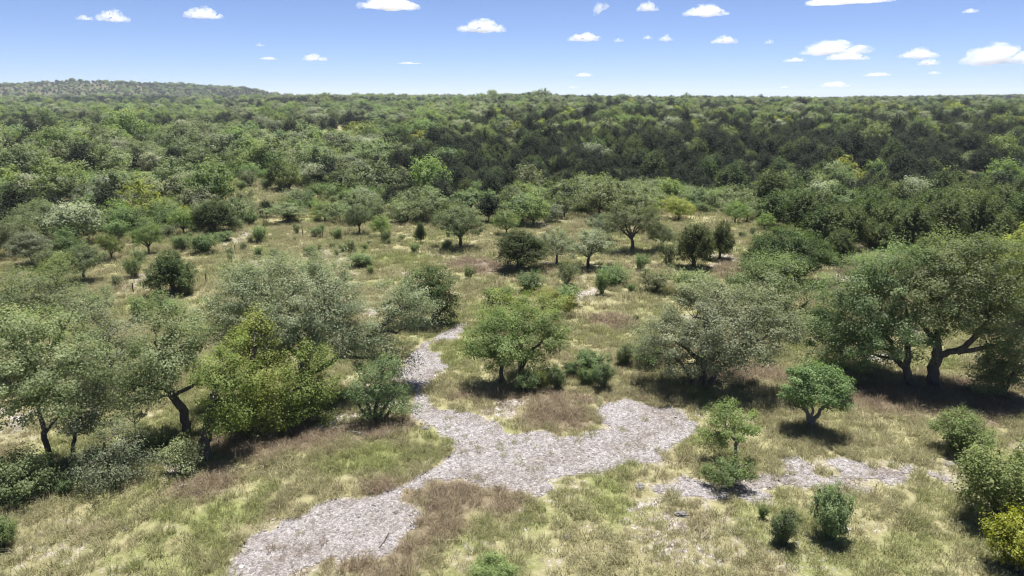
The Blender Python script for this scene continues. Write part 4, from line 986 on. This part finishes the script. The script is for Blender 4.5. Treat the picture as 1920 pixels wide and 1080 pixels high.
def merged(lib):
    """Wood and leaves of a library tree as one two-material mesh for the far woods."""
    a, b = LIB[lib]['trunk'], LIB[lib]['crown']
    def get(m):
        co = np.empty(len(m.vertices) * 3, np.float32); m.vertices.foreach_get('co', co)
        f = np.empty(len(m.loops), np.int32); m.loops.foreach_get('vertex_index', f)
        return co.reshape(-1, 3), f
    c1, f1 = get(a); c2_, f2 = get(b); ti = np.empty(len(c2_), np.float32); b.attributes['tint'].data.foreach_get('value', ti)
    me = mesh_from(lib + '_whole', np.concatenate([c1, c2_]), np.concatenate([f1, f2 + len(c1)]), np.full((len(f1) + len(f2)) // 4, 4), None, False, {'tint': np.concatenate([np.zeros(len(c1)), ti])})
    me.materials.append(a.materials[0]); me.materials.append(b.materials[0])
    me.polygons.foreach_set('material_index', np.concatenate([np.zeros(len(f1) // 4, np.int32), np.ones(len(f2) // 4, np.int32)]))
    return me
rest = ~individual
grow = 1 + np.maximum(0, dist - 300) / 3000.0
o = scatter('far_woodland', np.stack([wx, wy, wz - 0.1], 1)[rest], rot[rest], np.stack([sz * grow, sz * grow, szz * np.sqrt(grow)], 1)[rest], lib[rest], [merged(k) for k in NAMES])
tag(o, 'unbroken oak and juniper woodland running back to the horizon', 'woodland', kind='stuff')
# low brush between the trees at the wood edge and along the creek
m_ = 7000
bx = rng.uniform(-150, 150, m_); by = rng.uniform(55, 190, m_); bz = H(bx, by); bu, bv = project(bx, by, bz)
ok = ~((bu > 1440) & (bv > 392)) & (np.abs(bx) < 0.85 * by + 10) & (bv < meadow_top(bu) + 6 - 10 * rng.rand(m_)) & (fbm(bx * 0.08, by * 0.08, 331, 3) > 0.42)
o = scatter('wood_edge_brush', np.stack([bx, by, bz], 1)[ok], rng.uniform(0, 6.28, ok.sum()), 0.4 + 1.1 * rng.rand(ok.sum()) ** 2, rng.randint(0, 5, ok.sum()),
            [LIB[k]['crown'] for k in ('shrub_mid0', 'shrub_mid1', 'greyshrub_mid0', 'greyshrub_mid1', 'shrub_mid2')])
tag(o, 'low green brush filling in under the trees beyond the meadow', 'brush', kind='stuff')
# ------------------------------------------------------------------ grass, stones, posts
def tuft(name, seed, nb, hgt, spread, width, lean, mat):
    rng = np.random.RandomState(seed)
    a = rng.uniform(0, 6.28, nb); r0 = spread * np.sqrt(rng.rand(nb))
    b = np.stack([r0 * np.cos(a), r0 * np.sin(a), np.full(nb, -0.02)], 1)
    da = a + rng.normal(0, 0.9, nb); ln = hgt * rng.uniform(0.5, 1.15, nb); le = lean * rng.uniform(0.3, 1.3, nb)
    out = np.stack([np.cos(da), np.sin(da), np.zeros(nb)], 1); sd_ = np.stack([-np.sin(da), np.cos(da), np.zeros(nb)], 1)
    tw = rng.uniform(0, 6.28, nb); sd_ = sd_ * np.cos(tw)[:, None] + out * np.sin(tw)[:, None]
    up = np.array([0, 0, 1.0])
    mid = b + out * (ln * le * 0.35)[:, None] + up * (ln * 0.6)[:, None]
    tip = b + out * (ln * le)[:, None] + up * (ln * (1.0 - 0.35 * le))[:, None]
    w = width * rng.uniform(0.6, 1.3, nb)[:, None]
    co = np.stack([b - sd_ * w / 2, b + sd_ * w / 2, mid + sd_ * w * 0.4, mid - sd_ * w * 0.4, tip], 1).reshape(-1, 3)
    base = (np.arange(nb) * 5)[:, None]
    f = np.concatenate([base + np.array([[0, 1, 2, 3]]), base + np.array([[3, 2, 4]])], 1).ravel()
    sizes = np.tile([4, 3], nb)
    tint = np.repeat(np.clip(rng.normal(0.5, 0.25, nb), 0, 1), 5)
    return mesh_from(name, co, f, sizes, mat, False, {'tint': tint})
MB = blade_material()
TUFTS = [tuft('grass_tuft', 400, 46, 0.20, 0.26, 0.020, 0.9, MB), tuft('grass_tuft', 401, 46, 0.26, 0.28, 0.018, 1.0, MB), tuft('grass_tuft', 402, 54, 0.34, 0.20, 0.016, 0.8, MB),
         tuft('bunch_grass', 403, 70, 0.55, 0.16, 0.014, 0.95, MB), tuft('bunch_grass', 404, 80, 0.48, 0.20, 0.014, 1.2, MB), tuft('thatch', 405, 60, 0.24, 0.34, 0.016, 1.5, MB)]
def view_points(n, y0, y1, seed, side=0.86, pad=4):
    r = np.random.RandomState(seed)
    y = np.sqrt(r.uniform(y0 ** 2, y1 ** 2, n)); x = r.uniform(-1, 1, n) * (side * y + pad)
    return x, y, r
def grass_layer(n, y0, y1, seed, scale):
    x, y, r = view_points(n, y0, y1, seed)
    pa, st, dr, gr = cover(x, y); z = H(x, y); uu, vv = project(x, y, z)
    dens = np.clip(1.05 - 1.12 * np.clip(pa * 1.9, 0, 1) - 0.6 * st, 0.07, 1); dens *= 0.35 + 0.65 * sstep(0.32, 0.55, fbm(x * 0.8, y * 0.8, 351, 3))
    k = (r.rand(n) < dens) & (vv > meadow_top(uu) - np.where(uu < 740, 90, 34))
    x, y, z, pa, st, dr, gr = (a[k] for a in (x, y, z, pa, st, dr, gr)); m = len(x)
    tallzone = fbm(x * 0.12 + 40, y * 0.12, 361, 3)
    t = r.rand(m); idx = np.where(t < 0.4, 0, np.where(t < 0.7, 1, 2))
    idx = np.where((tallzone > 0.53) & (r.rand(m) < 0.22), 3 + (r.rand(m) < 0.5), idx)
    idx = np.where((dr > 0.6) & (r.rand(m) < 0.6), np.where(r.rand(m) < 0.5, 5, 4), idx)
    s = scale * (0.5 + 1.0 * r.rand(m) ** 1.8) * (1 - 0.35 * np.clip(pa + st, 0, 1))
    dry = np.clip(dr + r.normal(0, 0.22, m), 0, 1); green = np.clip(gr * 0.95 + r.normal(0, 0.22, m), 0, 1) * (1 - 0.6 * (dr > 0.7))
    return dict(co=np.stack([x, y, z], 1), rot=r.uniform(0, 6.28, m), s=s, idx=idx, dry=dry, green=green)
LY = [grass_layer(56000, 13, 42, 1, 0.78), grass_layer(42000, 40, 78, 2, 1.25), grass_layer(24000, 76, 135, 3, 1.8)]
cat_ = lambda k: np.concatenate([l[k] for l in LY])
o = scatter('meadow_grass', cat_('co'), cat_('rot'), cat_('s'), cat_('idx'), TUFTS, {'dry': cat_('dry'), 'green': cat_('green')})
tag(o, 'dry straw and green bunch grass covering the open meadow', 'grass', kind='stuff')

def stone_mesh(name, seed, rough=0.25, mat=None, sub=1):
    import bmesh
    rng = np.random.RandomState(seed); bm = bmesh.new(); bmesh.ops.create_icosphere(bm, subdivisions=sub, radius=0.5)
    sc = np.array([1, rng.uniform(0.6, 0.9), rng.uniform(0.35, 0.6)])
    for vtx in bm.verts:
        vtx.co = Vector([float(c) for c in np.array(vtx.co) * sc * (1 + rng.uniform(-rough, rough))])
    me = bpy.data.meshes.new(name); bm.to_mesh(me); bm.free(); me.materials.append(mat)
    return me
MP = pebble_material()
PEB = [stone_mesh('pebble', 500 + i, 0.22, MP) for i in range(5)]
x, y, r = view_points(60000, 14, 66, 7, 0.72)
pm_ = path_mask(x, y); pb = soft(BARE, x, y, 0.8, 31, 1.2)
k = (r.rand(len(x)) < np.clip(pm_ * 1.1 - 0.1 + 0.25 * pb, 0, 1)) & (r.rand(len(x)) < 0.95)
x, y = x[k], y[k]; m = len(x); s = 0.03 + 0.10 * r.rand(m) ** 3 + (r.rand(m) < 0.012) * 0.14; s *= 1 + 0.25 * (y > 35)
o = scatter('gravel', np.stack([x, y, H(x, y) + 0.025], 1), r.uniform(0, 6.28, m), s, r.randint(0, 5, m), PEB, tilt=r.normal(0, 0.25, (m, 2)))
tag(o, 'loose grey limestone gravel covering the dry wash', 'gravel', kind='stuff')

ROCKS = [(1278,966,24,'grey boulder half buried in the foreground grass'), (1200,914,22,'pale limestone slab at the edge of the right-hand path'), (797,803,16,'pale stone at the corner of the narrow bend in the wash'),
         (728,812,22,'pale broken rocks under the many-stemmed shrub'), (235,993,14,'pale flat rock in the bottom left grass'), (1063,1008,14,'small pale rock in the foreground grass'),
         (1668,946,18,'flat pale rock in the grass right of the two foreground bushes'), (1780,872,18,'light rock at the far end of the right-hand path'), (878,872,10,'small white stone lying in the gravel wash'),
         (1165,830,9,'small bright stone on the wide part of the gravel'), (1255,760,12,'grey rock at the back edge of the wide gravel')]
for j, (px, py, w, lab) in enumerate(ROCKS):
    B = ground(px, py); kk = depth_of(B) / F
    ro = link('rock', stone_mesh('rock', 600 + j, 0.16, M['rock'], 3)); ro.location = (B[0], B[1], B[2] + 0.02 * w * kk); ro.scale = [w * kk * 1.1] * 3; ro.rotation_euler = (0.1, 0.1, j * 1.3)
    tag(ro, lab, 'rock')
rl = np.random.RandomState(5)
for (a, b, rad, lab) in [((336,918),(352,913),0.07,'short pale log lying in the dry grass by the silver shrub'), ((712,1028),(730,1000),0.025,'thin dark crooked stick lying on the foreground gravel'),
                         ((645,808),(690,822),0.035,'pale fallen branch in brown grass below the yellow-green oaks')]:
    A = ground(*a); Bq = ground(*b); t_ = Tubes(); P = bend(A + [0, 0, rad], Bq + [0, 0, rad + 0.03], rl, 6, 0.06, 0.03); t_.add(P - A, np.array([1, .95, .9, .8, .7, .5]) * rad, 7)
    q_ = Tubes(); q_.add(bend(P[3] - A, P[3] - A + np.array([0.25, -0.2, 0.15]), rl, 4, 0.05, 0.05), np.array([.5, .4, .3, .2]) * rad, 5)
    root = empty('fallen_branch', A); tag(root, lab, 'branch'); link('log', t_.mesh('log', M['dead' if rad != 0.025 else 'bark']), root); link('twig', q_.mesh('twig', M['dead' if rad != 0.025 else 'bark']), root)
for (px, py, top, lab) in [(250,548,531,'thin dark fence post left of the lone juniper shadow'), (270,544,530,'thin fence post next to the lone juniper shadow'), (387,532,514,'thin fence post on the slope right of the lone juniper'),
                           (568,445,430,'thin leaning fence post left of the grey-green round shrub'), (605,447,430,'thin fence post right of the grey-green round shrub'), (441,474,460,'thin fence post near the low grey scrub in the meadow corner')]:
    B = ground(px, py); hh = plane_pt(B, px, top)[2] - B[2]
    t_ = Tubes(); t_.add([[0, 0, -0.3], [0.01, 0, hh * 0.5], [0.02, 0, hh]], [0.045, 0.042, 0.04], 6)
    c_ = Tubes(); c_.add([[0.02, 0, hh - 0.002], [0.02, 0, hh + 0.03]], [0.05, 0.03], 6)
    root = empty('fence_post', B); tag(root, lab, 'fence post'); link('shaft', t_.mesh('shaft', M['steel']), root); link('cap', c_.mesh('cap', M['steel']), root)
# ------------------------------------------------------------------ clouds and air
def cloud_mesh(name, seed, wisp):
    import bmesh
    from mathutils import noise as mn, Matrix
    rng = np.random.RandomState(seed); bm = bmesh.new(); nb = 16 if not wisp else 11
    for i in range(nb):
        t = rng.uniform(-1, 1); env = (1 - abs(t) ** 1.6); h = 0.10 + 0.30 * env * rng.rand() * (0.6 if wisp else 1.0)
        rr = (0.055 + 0.10 * env * rng.rand()) * (0.75 if wisp else 1.0)
        mat = Matrix.Translation((t * 0.42, rng.uniform(-0.18, 0.18) * env, h * 0.5)) @ Matrix.Diagonal((rr * 1.35, rr * 1.2, rr, 1))
        bmesh.ops.create_icosphere(bm, subdivisions=2, radius=1.0, matrix=mat)
    for i in range(5):
        t = -0.36 + 0.18 * i; rr = 0.09
        bmesh.ops.create_icosphere(bm, subdivisions=2, radius=1.0, matrix=Matrix.Translation((t, 0, 0.03)) @ Matrix.Diagonal((0.13, 0.10, 0.045, 1)))
    me = bpy.data.meshes.new('tmp'); bm.to_mesh(me); bm.free()
    ob = bpy.data.objects.new('tmp', me); COL.objects.link(ob)
    md = ob.modifiers.new('r', 'REMESH'); md.mode = 'VOXEL'; md.voxel_size = 0.018
    bpy.context.view_layer.update(); dg = bpy.context.evaluated_depsgraph_get()
    out = bpy.data.meshes.new_from_object(ob.evaluated_get(dg)); bpy.data.objects.remove(ob, do_unlink=True)
    off = Vector((seed * 3.7, 0, 0)); nrm = [v.normal.copy() for v in out.vertices]
    for vtx, nn in zip(out.vertices, nrm):
        d = mn.fractal(vtx.co * 9 + off, 0.9, 2.1, 4) * 0.032 + mn.noise(vtx.co * 4 + off) * 0.03
        vtx.co += nn * (d + 0.02)
        if vtx.co.z < 0.0: vtx.co.z *= 0.45
    out.name = name; out.update(); out.materials.append(None)
    return out
def cloud_material(size, dens, seed):
    """Vapour that thins towards the outside of the cloud and is torn by noise."""
    m, N, L = new_mat('cloud_vapour')
    tc = N.new('ShaderNodeTexCoord'); mp = N.new('ShaderNodeMapping'); L.new(tc.outputs['Object'], mp.inputs[0])
    mp.inputs['Location'].default_value = (0, 0, -0.16); mp.inputs['Scale'].default_value = (1 / 0.56, 1 / 0.34, 1 / 0.26)
    ln = N.new('ShaderNodeVectorMath'); ln.operation = 'LENGTH'; L.new(mp.outputs[0], ln.inputs[0])
    m2 = N.new('ShaderNodeMapping'); L.new(tc.outputs['Object'], m2.inputs[0]); m2.inputs['Location'].default_value = (seed * 1.7, seed * 0.9, 0); m2.inputs['Scale'].default_value = (1, 1, 1.5)
    nz = noise(N, L, 6.5, 7, 0.66, m2.outputs[0])
    e = mathn(N, L, 'ADD', mathn(N, L, 'MULTIPLY', nz.outputs[0], 2.6), mathn(N, L, 'MULTIPLY', ln.outputs['Value'], -1.0))
    d = maprange(N, L, e, 0.36, 1.25, 0.0, dens / size)
    vsn = N.new('ShaderNodeVolumeScatter'); vsn.inputs['Color'].default_value = (1, 1, 1, 1); vsn.inputs['Anisotropy'].default_value = 0.1
    L.new(d, vsn.inputs['Density'])
    o = N.new('ShaderNodeOutputMaterial'); L.new(vsn.outputs[0], o.inputs['Volume'])
    return m
CM = [cloud_mesh('cloud', 700 + i, i >= 4) for i in range(7)]
CLOUDS = [  # x, y, width, height, thickness, words
 (212,29,62,26,1.0,'puffy white cloud, larger of two close together above the distant hill'), (160,33,32,10,0.5,'small wisp left of the puffy cloud above the distant hill'), (382,24,74,24,1.0,'oval white cloud right of the pair above the distant hill'),
 (730,2,125,34,1.2,'large cloud cut off by the top edge'), (903,48,96,28,1.1,'bright lumpy cloud, largest in the middle of the sky'), (590,107,50,15,0.7,'small ragged cloud low over the left ridge end'),
 (503,109,34,6,0.35,'faint flat wisp left of the small ragged cloud'), (488,84,18,6,0.35,'faint tiny wisp above the faint flat wisp'), (1095,69,68,18,1.0,'flat-based cloud right below the bright lumpy cloud'),
 (1128,12,36,22,0.7,'slanting cloud streak near the top edge'), (1214,12,44,20,0.9,'compact cloud right of the slanting streak'), (1323,17,90,28,0.9,'spread-out ragged cloud right of the compact cloud'),
 (1358,74,52,17,0.9,'small bright cloud below the spread-out ragged cloud'), (1160,75,20,8,0.5,'tiny puff right of the flat-based cloud'), (1214,70,20,8,0.5,'second tiny puff right of the flat-based cloud'),
 (1248,70,28,15,0.7,'small tufted cloud between tiny puffs and small bright cloud'), (1442,78,18,9,0.5,'tiny puff right of the small bright cloud'), (1565,88,135,30,0.8,'long streaky cloud over the right-hand woods, upper of two'),
 (1588,105,80,17,0.8,'short cloud bank under the long streaky cloud'), (1722,98,74,24,0.9,'grey-bottomed cloud left of the largest cloud at the right edge'), (1740,116,42,14,0.8,'small cloud beneath the grey-bottomed cloud'),
 (1872,100,138,46,1.2,'largest grey-bottomed cloud at the right edge'), (1590,-2,160,20,1.0,'flat cloud base peeking in at the top right'), (1820,20,32,9,0.4,'thin wisp high in the right corner of the sky'),
 (1095,140,36,8,0.5,'thin flat cloud low over the middle of the woods'), (1075,163,22,5,0.4,'tiny flat wisp just above the middle horizon'), (1565,158,56,12,0.8,'flat grey cloud hugging the right horizon'),
 (1645,139,50,8,0.5,'thin cloud streak low over the right-hand woods'), (1490,112,44,8,0.5,'thin cloud left of the short cloud bank'), (1752,136,26,7,0.4,'tiny wisp below the small cloud at right'), (1470,163,20,4,0.4,'tiny wisp left of the flat grey horizon cloud'),
 (768,118,46,4,0.25,'faint thin streak in the pale sky above the middle woods')]
ALT = 850.0
for j, (px, py, w, h, th, lab) in enumerate(CLOUDS):
    d = ray(px, py + h * 0.4); hd = math.hypot(d[0], d[1]); el = math.atan2(d[2], hd)
    D = min(ALT / math.tan(max(el, 0.006)), 42000); s = D / hd
    P = d * s; kk = depth_of(np.array([P[0], P[1], P[2] + CAM_Z])) / F; W = w * kk; Hh = h * kk
    me = CM[j % 4 if th >= 0.7 else 4 + j % 3]
    zs = np.empty(len(me.vertices) * 3, np.float32); me.vertices.foreach_get('co', zs); zs = zs.reshape(-1, 3)
    ext = zs.max(0) - zs.min(0)
    o = link('cloud', me); o.material_slots[0].link = 'OBJECT'; o.material_slots[0].material = cloud_material(Hh, 3.3 * th, j); o.location = (P[0], P[1], P[2] + CAM_Z); o.rotation_euler = (0, 0, -math.atan2(P[0], P[1]) + (math.pi if j % 2 else 0))
    o.scale = (1.0 * W / ext[0], 1.0 * W / ext[0], 1.05 * Hh / ext[2])
    if j == 9: o.rotation_euler[1] = math.radians(28)
    tag(o, lab, 'cloud', 'scattered fair-weather clouds')

bmz = float(GZ.min()) - 1.2; tpz = 95.0
xs, ys = (-7100, 7100), (-300, 9100)
co = [(x, y, z) for z in (bmz, tpz) for y in ys for x in xs]
hz = link('haze', mesh_from('haze', co, [0,2,3,1, 4,5,7,6, 0,1,5,4, 1,3,7,5, 3,2,6,7, 2,0,4,6], [4] * 6))
hm, N, L = new_mat('haze_air')
pv = N.new('ShaderNodeVolumePrincipled'); pv.inputs['Color'].default_value = (0.80, 0.88, 1.0, 1); pv.inputs['Density'].default_value = HAZE; pv.inputs['Anisotropy'].default_value = 0.2
oo = N.new('ShaderNodeOutputMaterial'); L.new(pv.outputs[0], oo.inputs['Volume']); hz.data.materials.append(hm)
tag(hz, kind='stuff')
